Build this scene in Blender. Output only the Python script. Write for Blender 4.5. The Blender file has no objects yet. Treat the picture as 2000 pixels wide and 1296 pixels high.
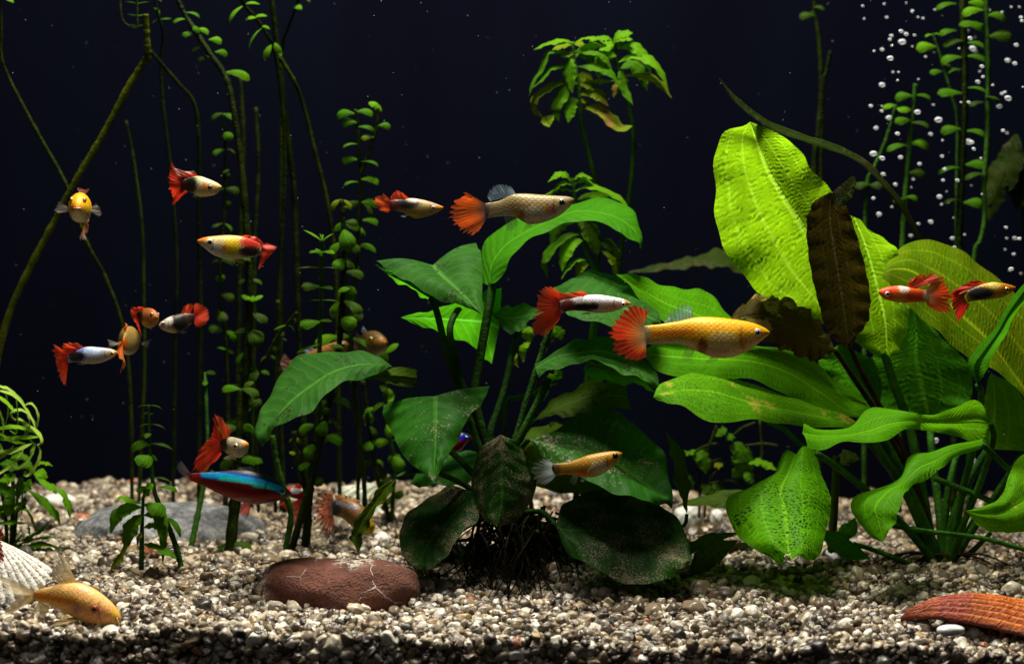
import bpy, math, random
import numpy as np
from mathutils import Vector, Matrix, Euler

# ------------------------------------------------------------------ camera, world, lamps, exposure
K = 0.00014            # metres per photograph pixel (2000 px wide) in the plane of the front glass
CD = 0.60              # camera to the front glass
scene = bpy.context.scene
C = scene.collection
cam_d = bpy.data.cameras.new('camera')
cam = bpy.data.objects.new('camera', cam_d); C.objects.link(cam)
cam.location = (0, -CD, 0); cam.rotation_euler = (math.radians(90), 0, 0)
cam_d.sensor_width = 36; cam_d.lens = 36 * CD / (2000 * K)
cam_d.clip_start = 0.01; cam_d.clip_end = 10
cam_d.dof.use_dof = True; cam_d.dof.focus_distance = CD + 0.052; cam_d.dof.aperture_fstop = 16.0
scene.camera = cam
world = bpy.data.worlds.new('World'); scene.world = world; world.use_nodes = True
world.node_tree.nodes['Background'].inputs[0].default_value = (0.60, 0.75, 1.0, 1)
world.node_tree.nodes['Background'].inputs[1].default_value = 0.006
def area(name, loc, sx, sy, power, color, aim):
    d = bpy.data.lights.new(name, 'AREA'); d.shape = 'RECTANGLE'; d.size = sx; d.size_y = sy
    d.energy = power; d.color = color
    o = bpy.data.objects.new(name, d); C.objects.link(o); o.location = loc
    o.rotation_euler = (Vector(aim) - Vector(loc)).to_track_quat('-Z', 'Y').to_euler()
    return o
# the tubes of the aquarium hood, above the water
area('hood_lamp', (-0.01, 0.085, 0.46), 0.16, 0.04, 6.0, (1.0, 0.955, 0.84), (-0.01, 0.06, -0.08))
area('hood_lamp', (-0.05, -0.035, 0.46), 0.22, 0.04, 2.3, (1.0, 0.955, 0.84), (-0.03, 0.01, -0.08))
# unseen fill lamp in front, added to brighten the fish sides
area('front_fill_lamp', (-0.12, -0.60, 0.30), 0.4, 0.3, 0.36, (1.0, 0.96, 0.9), (0.0, 0.05, 0.0))
scene.render.engine = 'CYCLES'
vs = scene.view_settings
vs.view_transform = 'Standard'; vs.look = 'None'; vs.exposure = 0; vs.gamma = 1
vs.use_curve_mapping = False
rng = np.random.RandomState(7)
random.seed(7)

# ------------------------------------------------------------------ helpers
def P(px, py, Y):
    s = K * (1 + Y / CD)
    return np.array([(px - 1000) * s, Y, (648 - py) * s])
def sstep(a, b, x):
    t = np.clip((x - a) / (b - a), 0, 1); return t * t * (3 - 2 * t)
def gz(x, y):      # height of the gravel surface
    x = np.asarray(x, float); y = np.asarray(y, float)
    return (-0.082 + 0.0859 * y - 0.0050 * sstep(-0.10, 0.05, x) * np.exp(-np.clip(y, 0, 1) / 0.03)
            - 0.0055 * sstep(0.0, 0.09, x) * sstep(0.07, 0.21, y) + 0.0013 * np.sin(x * 47 + 1.3) * np.cos(y * 61 + x * 20) + 0.0008 * np.sin(x * 130 + y * 90))
def gY(py):        # depth of the gravel surface seen at a pixel row
    a = (py - 648) * K; return (0.082 - a) / (a / CD + 0.0859)
def cr(pts, n):    # Catmull-Rom through rows of points
    p = np.asarray(pts, float); m = len(p)
    if m == 1: return np.repeat(p, n, 0)
    q = np.concatenate([[2 * p[0] - p[1]], p, [2 * p[-1] - p[-2]]])
    t = np.linspace(0, m - 1 - 1e-9, n); i = t.astype(int); f = (t - i).reshape((-1,) + (1,) * (p.ndim - 1))
    a, b, c, d = q[i], q[i + 1], q[i + 2], q[i + 3]
    return 0.5 * (2 * b + (c - a) * f + (2 * a - 5 * b + 4 * c - d) * f ** 2 + (3 * b - a - 3 * c + d) * f ** 3)
def lin(pts, n):
    p = np.asarray(pts, float)
    t = np.linspace(0, len(p) - 1, n); i = np.minimum(t.astype(int), len(p) - 2); f = (t - i)[:, None]
    return p[i] * (1 - f) + p[i + 1] * f
def mesh_obj(name, verts, faces, mat, parent=None, uv=None, col=None, smooth=True):
    me = bpy.data.meshes.new(name)
    me.from_pydata([tuple(v) for v in verts], [], [tuple(int(k) for k in f) for f in faces])
    if uv is not None:
        l = me.uv_layers.new(name='UVMap')
        idx = np.empty(len(me.loops), np.int32); me.loops.foreach_get('vertex_index', idx)
        l.data.foreach_set('uv', np.asarray(uv, np.float32)[idx].ravel())
    if col is not None:
        a = me.color_attributes.new('col', 'FLOAT_COLOR', 'POINT')
        a.data.foreach_set('color', np.asarray(col, np.float32).ravel())
    if smooth: me.polygons.foreach_set('use_smooth', np.ones(len(me.polygons), bool))
    me.update()
    if mat: me.materials.append(mat)
    o = bpy.data.objects.new(name, me); C.objects.link(o)
    if parent: o.parent = parent
    return o
def tag(o, label=None, cat=None, group=None, kind=None):
    if label: o['label'] = label
    if cat: o['category'] = cat
    if group: o['group'] = group
    if kind: o['kind'] = kind
    return o
def thing(name, loc, label, cat, group=None):
    o = bpy.data.objects.new(name, None); C.objects.link(o); o.location = tuple(loc)
    o.empty_display_size = 0.005
    return tag(o, label, cat, group)
def grid_faces(nr, nc, wrap=False):
    f = []
    for i in range(nr - 1):
        for j in range(nc - (0 if wrap else 1)):
            a = i * nc + j; b = i * nc + (j + 1) % nc
            f.append((a, b, b + nc, a + nc))
    return f
def tube(name, pts, radii, mat, parent, n=None, seg=8, bumps=0):
    p = np.asarray(pts, float); n = n or max(6, len(p) * 5)
    c = cr(p, n); r = np.interp(np.linspace(0, 1, n), np.linspace(0, 1, len(radii)), radii)
    if bumps: r = r * (1 + bumps * rng.randn(n))
    base = np.array(parent.location) if parent else np.zeros(3)
    V = []
    T = np.gradient(c, axis=0); T /= np.linalg.norm(T, axis=1)[:, None] + 1e-12
    ref = np.array([0.13, 1, 0.07]); 
    for i in range(n):
        a = np.cross(T[i], ref); a /= np.linalg.norm(a) + 1e-9; b = np.cross(T[i], a)
        for k in range(seg):
            t = 2 * math.pi * k / seg
            V.append(c[i] - base + r[i] * (math.cos(t) * a + math.sin(t) * b))
    F = grid_faces(n, seg, True) + [tuple(range(seg))[::-1], tuple((n - 1) * seg + k for k in range(seg))]
    uv = [(k / seg, i / n) for i in range(n) for k in range(seg)]
    return mesh_obj(name, V, F, mat, parent, uv)

# ------------------------------------------------------------------ material helpers
class G:
    def __init__(s, name):
        s.m = bpy.data.materials.new(name); s.m.use_nodes = True
        s.t = s.m.node_tree; s.t.nodes.clear()
        s.out = s.t.nodes.new('ShaderNodeOutputMaterial')
    def n(s, ty, inp=None, **kw):
        nd = s.t.nodes.new(ty)
        for k, v in kw.items(): setattr(nd, k, v)
        for k, v in (inp or {}).items(): s.put(nd, k, v)
        return nd
    def put(s, nd, k, v):
        sk = nd.inputs[k]
        if hasattr(v, 'is_output'): s.t.links.new(v, sk)
        elif hasattr(v, 'outputs'): s.t.links.new(v.outputs[0], sk)
        else:
            if isinstance(v, (tuple, list)) and len(v) == 3 and sk.type == 'RGBA': v = tuple(v) + (1,)
            sk.default_value = v
    def m_(s, op, a, b=0.0, c=None, clamp=False):
        inp = {0: a, 1: b}
        if c is not None: inp[2] = c
        return s.n('ShaderNodeMath', inp, operation=op, use_clamp=clamp).outputs[0]
    def mix(s, f, a, b, mode='MIX'):
        nd = s.n('ShaderNodeMix', data_type='RGBA', blend_type=mode)
        s.put(nd, 0, f); s.put(nd, 6, a); s.put(nd, 7, b); return nd.outputs[2]
    def ss(s, v, a, b):
        nd = s.n('ShaderNodeMapRange', {0: v, 1: a, 2: b, 3: 0.0, 4: 1.0}, interpolation_type='SMOOTHSTEP'); return nd.outputs[0]
    def noise(s, scale, detail=3, co=None, rough=0.55, dist=0.0):
        nd = s.n('ShaderNodeTexNoise', {'Scale': scale, 'Detail': detail, 'Roughness': rough, 'Distortion': dist})
        if co is not None: s.put(nd, 'Vector', co)
        return nd.outputs[0]
    def obj(s): return s.n('ShaderNodeTexCoord').outputs['Object']
    def geo(s): return s.n('ShaderNodeNewGeometry').outputs['Position']
    def uvxy(s):
        x = s.n('ShaderNodeSeparateXYZ', {0: s.n('ShaderNodeUVMap').outputs[0]}); return x.outputs[0], x.outputs[1]
    def bump(s, h, strength, dist):
        return s.n('ShaderNodeBump', {'Strength': strength, 'Distance': dist, 'Height': h}).outputs[0]
    def pbsdf(s, **kw):
        nd = s.n('ShaderNodeBsdfPrincipled')
        for k, v in kw.items(): s.put(nd, k.replace('_', ' '), v)
        return nd.outputs[0]
    def done(s, sh): s.t.links.new(sh, s.out.inputs[0]); return s.m

def leaf_mat(name, col, col2, vein, trans, tcol, veins='pinnate', freq=5.0, spots=0.0, spotcol=(0.02, 0.03, 0.01),
             spotscale=900, rough=0.5, patch=None, bump=0.5, net=0.0):
    """UV: u 0..1 across the blade, v = centimetres along it."""
    col, col2, vein, tcol = [(c[0] * 0.84, c[1], c[2] * 0.38) for c in (col, col2, vein, tcol)]
    g = G(name); u, v = g.uvxy(); pos = g.geo()
    d = g.m_('ABSOLUTE', g.m_('SUBTRACT', u, 0.5)); d2 = g.m_('MULTIPLY', d, 2.0)
    wob = g.noise(120, 3, pos)
    mid = g.m_('SUBTRACT', 1.0, g.ss(d2, 0.015, 0.075))
    if veins == 'pinnate':
        ph = g.m_('ADD', g.m_('MULTIPLY', g.m_('SUBTRACT', v, g.m_('MULTIPLY', d2, 0.75)), freq), g.m_('MULTIPLY', wob, 1.2))
        w = g.m_('ABSOLUTE', g.m_('SUBTRACT', g.m_('FRACT', ph), 0.5))
        side = g.m_('SUBTRACT', 1.0, g.ss(w, 0.02, 0.13)); soft = g.m_('MULTIPLY', w, 2.0)
        sidev = g.m_('MULTIPLY', side, 0.28)
    else:      # arching parallel veins with fine cross veins
        l1 = g.m_('SUBTRACT', 1.0, g.ss(g.m_('ABSOLUTE', g.m_('SUBTRACT', d2, 0.40)), 0.008, 0.035))
        l2 = g.m_('SUBTRACT', 1.0, g.ss(g.m_('ABSOLUTE', g.m_('SUBTRACT', d2, 0.76)), 0.006, 0.03))
        wob2 = g.noise(420, 2, pos)
        ph = g.m_('ADD', g.m_('MULTIPLY', g.m_('ADD', v, g.m_('MULTIPLY', d2, -0.55)), freq), g.m_('ADD', g.m_('MULTIPLY', wob, 3.2), g.m_('MULTIPLY', wob2, 1.1)))
        w = g.m_('ABSOLUTE', g.m_('SUBTRACT', g.m_('FRACT', ph), 0.5))
        n2 = g.ss(g.noise(300, 3, pos), 0.38, 0.62)
        cross = g.m_('MULTIPLY', g.m_('SUBTRACT', 1.0, g.ss(w, 0.02, 0.16)), n2); soft = g.m_('MULTIPLY', g.m_('MULTIPLY', w, 1.4), n2)
        cell = g.n('ShaderNodeTexVoronoi', {'Vector': g.n('ShaderNodeCombineXYZ', {0: g.m_('MULTIPLY', u, 20.0), 1: g.m_('MULTIPLY', ph, 1.6)}).outputs[0], 'Scale': 1.0}, feature='DISTANCE_TO_EDGE').outputs['Distance']
        fnet = g.m_('SUBTRACT', 1.0, g.ss(cell, 0.02, 0.16))
        sidev = g.m_('ADD', g.m_('MULTIPLY', g.m_('MAXIMUM', l1, g.m_('MULTIPLY', l2, 0.7)), 0.45), g.m_('ADD', g.m_('MULTIPLY', cross, 0.16), g.m_('MULTIPLY', fnet, 0.12)))
    big = g.ss(g.noise(55, 4, pos), 0.35, 0.68)
    fine = g.noise(700, 4, pos)
    c = g.mix(big, col, col2)
    c = g.mix(g.m_('MULTIPLY', g.ss(fine, 0.45, 0.75), 0.35), c, tuple(x * 0.55 for x in col))
    c = g.mix(g.m_('MAXIMUM', mid, sidev, clamp=True), c, vein)
    t = g.mix(big, tuple(x * 0.58 for x in tcol), tcol)
    t = g.mix(g.m_('MULTIPLY', g.m_('MAXIMUM', mid, sidev, clamp=True), 0.8), t, tuple(min(1, x * 1.5 + 0.05) for x in tcol))
    if patch:   # worn areas
        pm = g.m_('MULTIPLY', g.ss(g.noise(70, 5, pos, 0.7), 0.56, 0.64), 0.8)
        c = g.mix(pm, c, patch); t = g.mix(pm, t, tuple(x * 0.6 for x in patch))
    if spots:
        n1 = g.noise(spotscale, 3, pos, 0.65); zone = g.noise(95, 3, pos)
        # algae gathers in drifts: density follows a slow noise
        sm = g.ss(g.m_('ADD', n1, g.m_('MULTIPLY', g.m_('SUBTRACT', zone, 0.5), 0.9)), 0.66 - spots * 0.22, 0.72 - spots * 0.22)
        c = g.mix(sm, c, spotcol); t = g.mix(sm, t, tuple(x * 0.35 for x in spotcol))
    if net:
        zz = g.ss(g.noise(90, 3, pos), 0.36, 0.60)
        nm = g.m_('MULTIPLY', g.m_('MULTIPLY', g.ss(cell, 0.10, 0.24), zz), net)
        c = g.mix(nm, c, (0.016, 0.060, 0.008)); t = g.mix(nm, t, (0.02, 0.09, 0.008))
    h = g.m_('ADD', g.m_('MULTIPLY', soft, 0.5), g.m_('MULTIPLY', fine, 0.25))
    h = g.m_('SUBTRACT', h, g.m_('MULTIPLY', mid, 0.6))
    nb = g.bump(h, bump, 0.0006)
    a = g.pbsdf(Base_Color=c, Roughness=rough, Normal=nb, Specular_IOR_Level=0.03)
    b = g.n('ShaderNodeBsdfTranslucent', {'Color': t, 'Normal': nb}).outputs[0]
    sh = g.n('ShaderNodeMixShader', {0: trans, 1: a, 2: b}).outputs[0]
    return g.done(sh)

def stem_mat(name, col, col2, rough=0.5):
    g = G(name); pos = g.geo()
    n = g.noise(260, 4, pos); u, v = g.uvxy()
    c = g.mix(g.ss(n, 0.35, 0.65), col, col2)
    c = g.mix(g.m_('MULTIPLY', g.ss(g.noise(75, 5, pos, 0.7), 0.46, 0.60), 0.7), c, tuple(x * 0.35 for x in col))
    nb = g.bump(g.noise(900, 3, pos), 0.8, 0.0006)
    a = g.pbsdf(Base_Color=c, Roughness=rough, Normal=nb, Specular_IOR_Level=0.05)
    b = g.n('ShaderNodeBsdfTranslucent', {'Color': c}).outputs[0]
    return g.done(g.n('ShaderNodeMixShader', {0: 0.25, 1: a, 2: b}).outputs[0])

def body_mat(name, metal=0.10, rough=0.42, scale_dark=0.36):
    """fish skin: pigment from the vertex colours, scales from UV (one unit = one scale)"""
    g = G(name); col = g.n('ShaderNodeAttribute', attribute_name='col')
    uv = g.n('ShaderNodeUVMap').outputs[0]
    rot = g.n('ShaderNodeMapping', {0: uv, 2: (0, 0, math.radians(45)), 3: (0.70, 0.70, 1)}).outputs[0]
    vo = g.n('ShaderNodeTexVoronoi', {'Vector': rot, 'Scale': 1.0, 'Randomness': 0.18}, feature='DISTANCE_TO_EDGE').outputs['Distance']
    edge = g.m_('SUBTRACT', 1.0, g.ss(vo, 0.02, 0.20))
    am = g.m_('MULTIPLY', g.m_('MULTIPLY', edge, scale_dark), col.outputs['Alpha'])
    n = g.noise(700, 4, g.obj())
    c = g.mix(g.m_('MULTIPLY', g.ss(n, 0.5, 0.75), 0.30), col.outputs['Color'], g.mix(0.5, col.outputs['Color'], col.outputs['Color'], 'MULTIPLY'))
    mott = g.m_('MULTIPLY', g.m_('SUBTRACT', 1.0, g.ss(g.noise(1700, 4, g.obj(), 0.7), 0.34, 0.60)), 0.45)
    c = g.mix(mott, c, g.mix(0.85, c, (0.05, 0.035, 0.02)))
    c = g.mix(am, c, (0.03, 0.025, 0.02))
    nb = g.bump(vo, 0.25, 0.0004)
    return g.done(g.pbsdf(Base_Color=c, Roughness=rough, Metallic=metal, Normal=nb, Specular_IOR_Level=0.22))
def fin_mat(name):
    """fin membrane: pigment and opacity from vertex colours, one UV unit across = one fin ray"""
    g = G(name); col = g.n('ShaderNodeAttribute', attribute_name='col'); u, v = g.uvxy()
    w = g.m_('ABSOLUTE', g.m_('SUBTRACT', g.m_('FRACT', g.m_('ADD', u, g.m_('MULTIPLY', g.noise(300, 2, g.obj()), 0.5))), 0.5))
    ray = g.m_('SUBTRACT', 1.0, g.ss(w, 0.08, 0.30))
    n = g.noise(500, 4, g.obj())
    c = g.mix(g.m_('MULTIPLY', ray, 0.52), col.outputs['Color'], g.mix(1.0, col.outputs['Color'], (0.32, 0.22, 0.25), 'MULTIPLY'), 'MIX')
    c = g.mix(g.m_('MULTIPLY', g.ss(n, 0.45, 0.7), 0.25), c, col.outputs['Color'], 'MULTIPLY')
    al = g.m_('ADD', col.outputs['Alpha'], g.m_('MULTIPLY', ray, 0.30), clamp=True)
    a = g.pbsdf(Base_Color=c, Roughness=0.4, Normal=g.bump(w, 0.4, 0.0003), Specular_IOR_Level=0.3)
    b = g.n('ShaderNodeBsdfTranslucent', {'Color': c}).outputs[0]
    ab = g.n('ShaderNodeMixShader', {0: 0.55, 1: a, 2: b}).outputs[0]
    tr = g.n('ShaderNodeBsdfTransparent').outputs[0]
    return g.done(g.n('ShaderNodeMixShader', {0: al, 1: tr, 2: ab}).outputs[0])
def plain(name, col, rough=0.4, metal=0.0, col2=None, scale=300, spec=0.5, coat=0.0):
    g = G(name); c = g.mix(g.ss(g.noise(scale, 3, g.geo()), 0.35, 0.65), col, col2 or tuple(x * 0.7 for x in col))
    return g.done(g.pbsdf(Base_Color=c, Roughness=rough, Metallic=metal, Specular_IOR_Level=spec, Coat_Weight=coat))

# ------------------------------------------------------------------ setting: back wall, gravel bed, gravel
def back_wall():
    g = G('dark_back_wall'); pos = g.geo()
    mp = g.n('ShaderNodeMapping', {0: pos, 3: (22, 22, 5)}).outputs[0]
    n = g.noise(1.0, 4, mp)
    c = g.mix(g.ss(n, 0.3, 0.75), (0.0011, 0.0012, 0.0042), (0.0013, 0.0022, 0.0056))
    sp = g.ss(g.noise(900, 2, pos), 0.78, 0.83)
    c = g.mix(g.m_('MULTIPLY', sp, 0.5), c, (0.10, 0.11, 0.13))
    m = g.done(g.pbsdf(Base_Color=c, Roughness=0.9, Specular_IOR_Level=0.02))
    y0, y1, X, z0, z1 = 0.245, 0.251, 0.62, -0.12, 0.34
    V = [(x, y, z) for y in (y0, y1) for x in (-X, X) for z in (z0, z1)]
    F = [(0, 2, 3, 1), (4, 5, 7, 6), (0, 1, 5, 4), (2, 6, 7, 3), (1, 3, 7, 5), (0, 4, 6, 2)]
    tag(mesh_obj('back_wall', V, F, m, smooth=False), kind='structure')
back_wall()
GX = 0.275
def gravel_bed():
    g = G('gravel_bed_silt'); n = g.noise(500, 4, g.geo())
    m = g.done(g.pbsdf(Base_Color=g.mix(n, (0.035, 0.028, 0.018), (0.10, 0.085, 0.06)), Roughness=0.95))
    nx, ny = 90, 40
    xs = np.linspace(-GX, GX, nx); ys = np.linspace(0.0035, 0.245, ny)
    V, F = [], []
    for y in ys:
        for x in xs: V.append((x, y, float(gz(x, y)) - 0.0016))
    F = grid_faces(ny, nx)
    b = len(V)
    for x in xs: V.append((x, ys[0], -0.118))
    for j in range(nx - 1): F.append((j + 1, j, b + j, b + j + 1))
    tag(mesh_obj('gravel_bed', V, F, m), kind='structure')
gravel_bed()
def gravel():
    pts, scl, zoff = [], [], []
    def layer(step, dz, jit, y0=0.0):
        x, y = np.meshgrid(np.arange(-GX, GX, step), np.arange(y0, 0.243, step * 0.92))
        x = x.ravel() + rng.randn(x.size) * step * jit; y = y.ravel() + rng.randn(y.size) * step * jit
        y = np.clip(y, 0.0004, 0.244)
        z = gz(x, y) + dz + rng.randn(x.size) * 0.00042
        return np.stack([x, y, z], 1)
    L = [layer(0.00205, 0.0, 0.36), layer(0.00215, -0.0011, 0.42)]
    # loose ones on top
    k = 5200
    x = rng.uniform(-GX, GX, k); y = rng.uniform(0.0, 0.243, k)
    L.append(np.stack([x, y, gz(x, y) + 0.0010 + rng.rand(k) * 0.0005], 1))
    # the bed seen through the front glass
    k = 15000
    x = rng.uniform(-GX, GX, k); y = rng.uniform(0.0, 0.0034, k); z = rng.uniform(0, 1, k)
    top = gz(x, y); L.append(np.stack([x, y, top - z * (top + 0.115)], 1))
    # two low drifts of coarse pieces along the back wall
    k = 2600
    x = rng.uniform(-GX, GX, k); y = 0.243 - np.abs(rng.randn(k)) * 0.008
    L.append(np.stack([x, y, gz(x, y) + np.abs(rng.randn(k)) * 0.0012], 1))
    p = np.concatenate(L); n = len(p)
    base = 0.00106 * np.exp(rng.randn(n) * 0.30) * np.where(rng.rand(n) < 0.03, 1.55, 1.0) * (1 + 1.1 * np.clip(p[:, 1], 0, 1))
    base[-2600:] *= 1.25
    s = np.stack([base * rng.uniform(0.85, 1.3, n), base * rng.uniform(0.8, 1.15, n), base * rng.uniform(0.62, 0.95, n)], 1)
    rot = rng.uniform(-math.pi, math.pi, (n, 3)); rot[:, :2] *= 0.35
    pal = np.array([(0.78, 0.75, 0.69), (0.54, 0.49, 0.40), (0.33, 0.275, 0.20), (0.19, 0.145, 0.095), (0.10, 0.072, 0.045),
                    (0.065, 0.05, 0.04), (0.27, 0.265, 0.24), (0.46, 0.33, 0.18), (0.44, 0.15, 0.07), (0.028, 0.026, 0.026)])
    pr = np.array([0.145, 0.135, 0.145, 0.18, 0.15, 0.11, 0.06, 0.04, 0.008, 0.06]); pr /= pr.sum()
    pal = pal * np.array([0.86, 0.82, 0.75]); ci = rng.choice(len(pal), n, p=pr); col = np.clip(pal[ci] * np.exp(rng.randn(n, 1) * 0.16), 0, 0.86)
    # brown mulm plus painted shade, darkening the gravel towards the back and sword plant
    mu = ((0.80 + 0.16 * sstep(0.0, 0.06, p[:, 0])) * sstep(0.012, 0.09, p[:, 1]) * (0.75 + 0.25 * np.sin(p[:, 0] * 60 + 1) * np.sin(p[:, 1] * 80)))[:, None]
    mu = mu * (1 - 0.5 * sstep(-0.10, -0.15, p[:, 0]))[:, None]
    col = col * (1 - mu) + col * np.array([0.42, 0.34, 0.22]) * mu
    me = bpy.data.meshes.new('gravel'); me.from_pydata([tuple(v) for v in p], [], [])
    for nm, ty, dat, key in (('rot', 'FLOAT_VECTOR', rot, 'vector'), ('scl', 'FLOAT_VECTOR', s, 'vector')):
        a = me.attributes.new(nm, ty, 'POINT'); a.data.foreach_set(key, dat.astype(np.float32).ravel())
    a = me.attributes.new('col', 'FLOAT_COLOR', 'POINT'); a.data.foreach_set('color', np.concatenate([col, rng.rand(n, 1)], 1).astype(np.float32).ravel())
    a = me.attributes.new('vid', 'INT', 'POINT'); a.data.foreach_set('value', rng.randint(0, 6, n).astype(np.int32))
    o = bpy.data.objects.new('gravel', me); C.objects.link(o)
    g = G('gravel_grain')
    at = g.n('ShaderNodeAttribute', attribute_name='col', attribute_type='INSTANCER')
    oc = g.obj(); nz = g.noise(1.6, 4, oc); n2 = g.noise(7, 3, oc)
    c = g.mix(g.ss(nz, 0.40, 0.70), at.outputs['Color'], g.mix(0.45, at.outputs['Color'], (0.13, 0.10, 0.07)))
    c = g.mix(g.m_('MULTIPLY', g.ss(n2, 0.60, 0.72), 0.35), c, (0.06, 0.05, 0.04))
    sh = g.pbsdf(Base_Color=c, Roughness=0.36, Normal=g.bump(n2, 0.35, 0.00025), Specular_IOR_Level=0.5)
    m = g.done(sh)
    nt = bpy.data.node_groups.new('gravel_scatter', 'GeometryNodeTree')
    nt.interface.new_socket('Geometry', in_out='INPUT', socket_type='NodeSocketGeometry')
    nt.interface.new_socket('Geometry', in_out='OUTPUT', socket_type='NodeSocketGeometry')
    N = nt.nodes.new; Lk = nt.links.new
    gi, go = N('NodeGroupInput'), N('NodeGroupOutput')
    join = N('GeometryNodeJoinGeometry')
    for k in range(6):
        ico = N('GeometryNodeMeshIcoSphere'); ico.inputs['Radius'].default_value = 1; ico.inputs['Subdivisions'].default_value = 3
        pos = N('GeometryNodeInputPosition')
        nz_ = N('ShaderNodeTexNoise'); nz_.noise_dimensions = '4D'; nz_.inputs['W'].default_value = k * 7.3; nz_.inputs['Scale'].default_value = 0.85; nz_.inputs['Detail'].default_value = 1.5
        Lk(pos.outputs[0], nz_.inputs['Vector'])
        sub = N('ShaderNodeVectorMath'); sub.operation = 'SUBTRACT'; Lk(nz_.outputs['Color'], sub.inputs[0]); sub.inputs[1].default_value = (0.5, 0.5, 0.5)
        mul = N('ShaderNodeVectorMath'); mul.operation = 'SCALE'; Lk(sub.outputs[0], mul.inputs[0]); mul.inputs['Scale'].default_value = 1.35
        sp = N('GeometryNodeSetPosition'); Lk(ico.outputs['Mesh'], sp.inputs['Geometry']); Lk(mul.outputs[0], sp.inputs['Offset'])
        sm = N('GeometryNodeSetShadeSmooth'); Lk(sp.outputs[0], sm.inputs[0])
        mt = N('GeometryNodeSetMaterial'); mt.inputs['Material'].default_value = m; Lk(sm.outputs[0], mt.inputs[0])
        gin = N('GeometryNodeGeometryToInstance'); Lk(mt.outputs[0], gin.inputs[0]); Lk(gin.outputs[0], join.inputs[0])
    def named(nm, ty):
        a = N('GeometryNodeInputNamedAttribute'); a.data_type = ty; a.inputs['Name'].default_value = nm; return a.outputs['Attribute']
    iop = N('GeometryNodeInstanceOnPoints'); iop.inputs['Pick Instance'].default_value = True
    Lk(gi.outputs[0], iop.inputs['Points']); Lk(join.outputs[0], iop.inputs['Instance'])
    Lk(named('vid', 'INT'), iop.inputs['Instance Index'])
    Lk(named('rot', 'FLOAT_VECTOR'), iop.inputs['Rotation']); Lk(named('scl', 'FLOAT_VECTOR'), iop.inputs['Scale'])
    Lk(iop.outputs[0], go.inputs[0])
    md = o.modifiers.new('scatter', 'NODES'); md.node_group = nt
    me.materials.append(m)
    tag(o, 'pale and brown rounded gravel covering the tank floor', 'gravel', kind='stuff')
gravel()

# ------------------------------------------------------------------ stones and shells
def stone(name, label, cx, cy_base, w, h, dep, mat, seed, parent=None, rotz=0.0, sink=0.25, rough=0.10, flat=1.0, group=None):
    """ellipsoid-like cobble: seen width w px, height h px, real depth dep m, resting on the gravel at pixel row cy_base"""
    Y = gY(cy_base) + dep * 0.5
    s = K * (1 + Y / CD); a, c = w * s / 2, h * s / 2 * (1 + sink)
    x = P(cx, 0, Y)[0]
    # centre so that the top shows at cy_base - h
    ztop = (648 - (cy_base - h)) * K * (1 + Y / CD)
    loc = np.array([x, Y, ztop - c])
    r = np.random.RandomState(seed); ph = r.uniform(0, 6, 12)
    V = []; nu, nv = 72, 40
    for i in range(nv + 1):
        t = math.pi * i / nv
        for j in range(nu):
            f = 2 * math.pi * j / nu
            n = np.array([math.sin(t) * math.cos(f), math.sin(t) * math.sin(f), math.cos(t)])
            q = np.sign(n) * np.abs(n) ** np.array([0.92, 0.92, 0.80 * flat])
            k = 1 + rough * (math.sin(2.1 * n[0] + ph[0]) * math.cos(2.7 * n[1] + ph[1]) + 0.5 * math.sin(4.3 * n[0] + 3 * n[2] + ph[2]) + 0.25 * math.sin(9 * n[0] + ph[3]) * math.cos(8 * n[2] + 7 * n[1] + ph[4]) + 0.12 * math.sin(19 * n[0] + 13 * n[1] + ph[5]) * math.cos(17 * n[2] + ph[6]))
            V.append((q[0] * a * k, q[1] * dep / 2 * k, q[2] * c * k))
    o = mesh_obj(name, V, grid_faces(nv + 1, nu, True), mat)
    o.location = tuple(loc); o.rotation_euler = (0, 0, rotz)
    tag(o, label, 'stone' if 'stone' in name else 'pebble', group)
    return o
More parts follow.
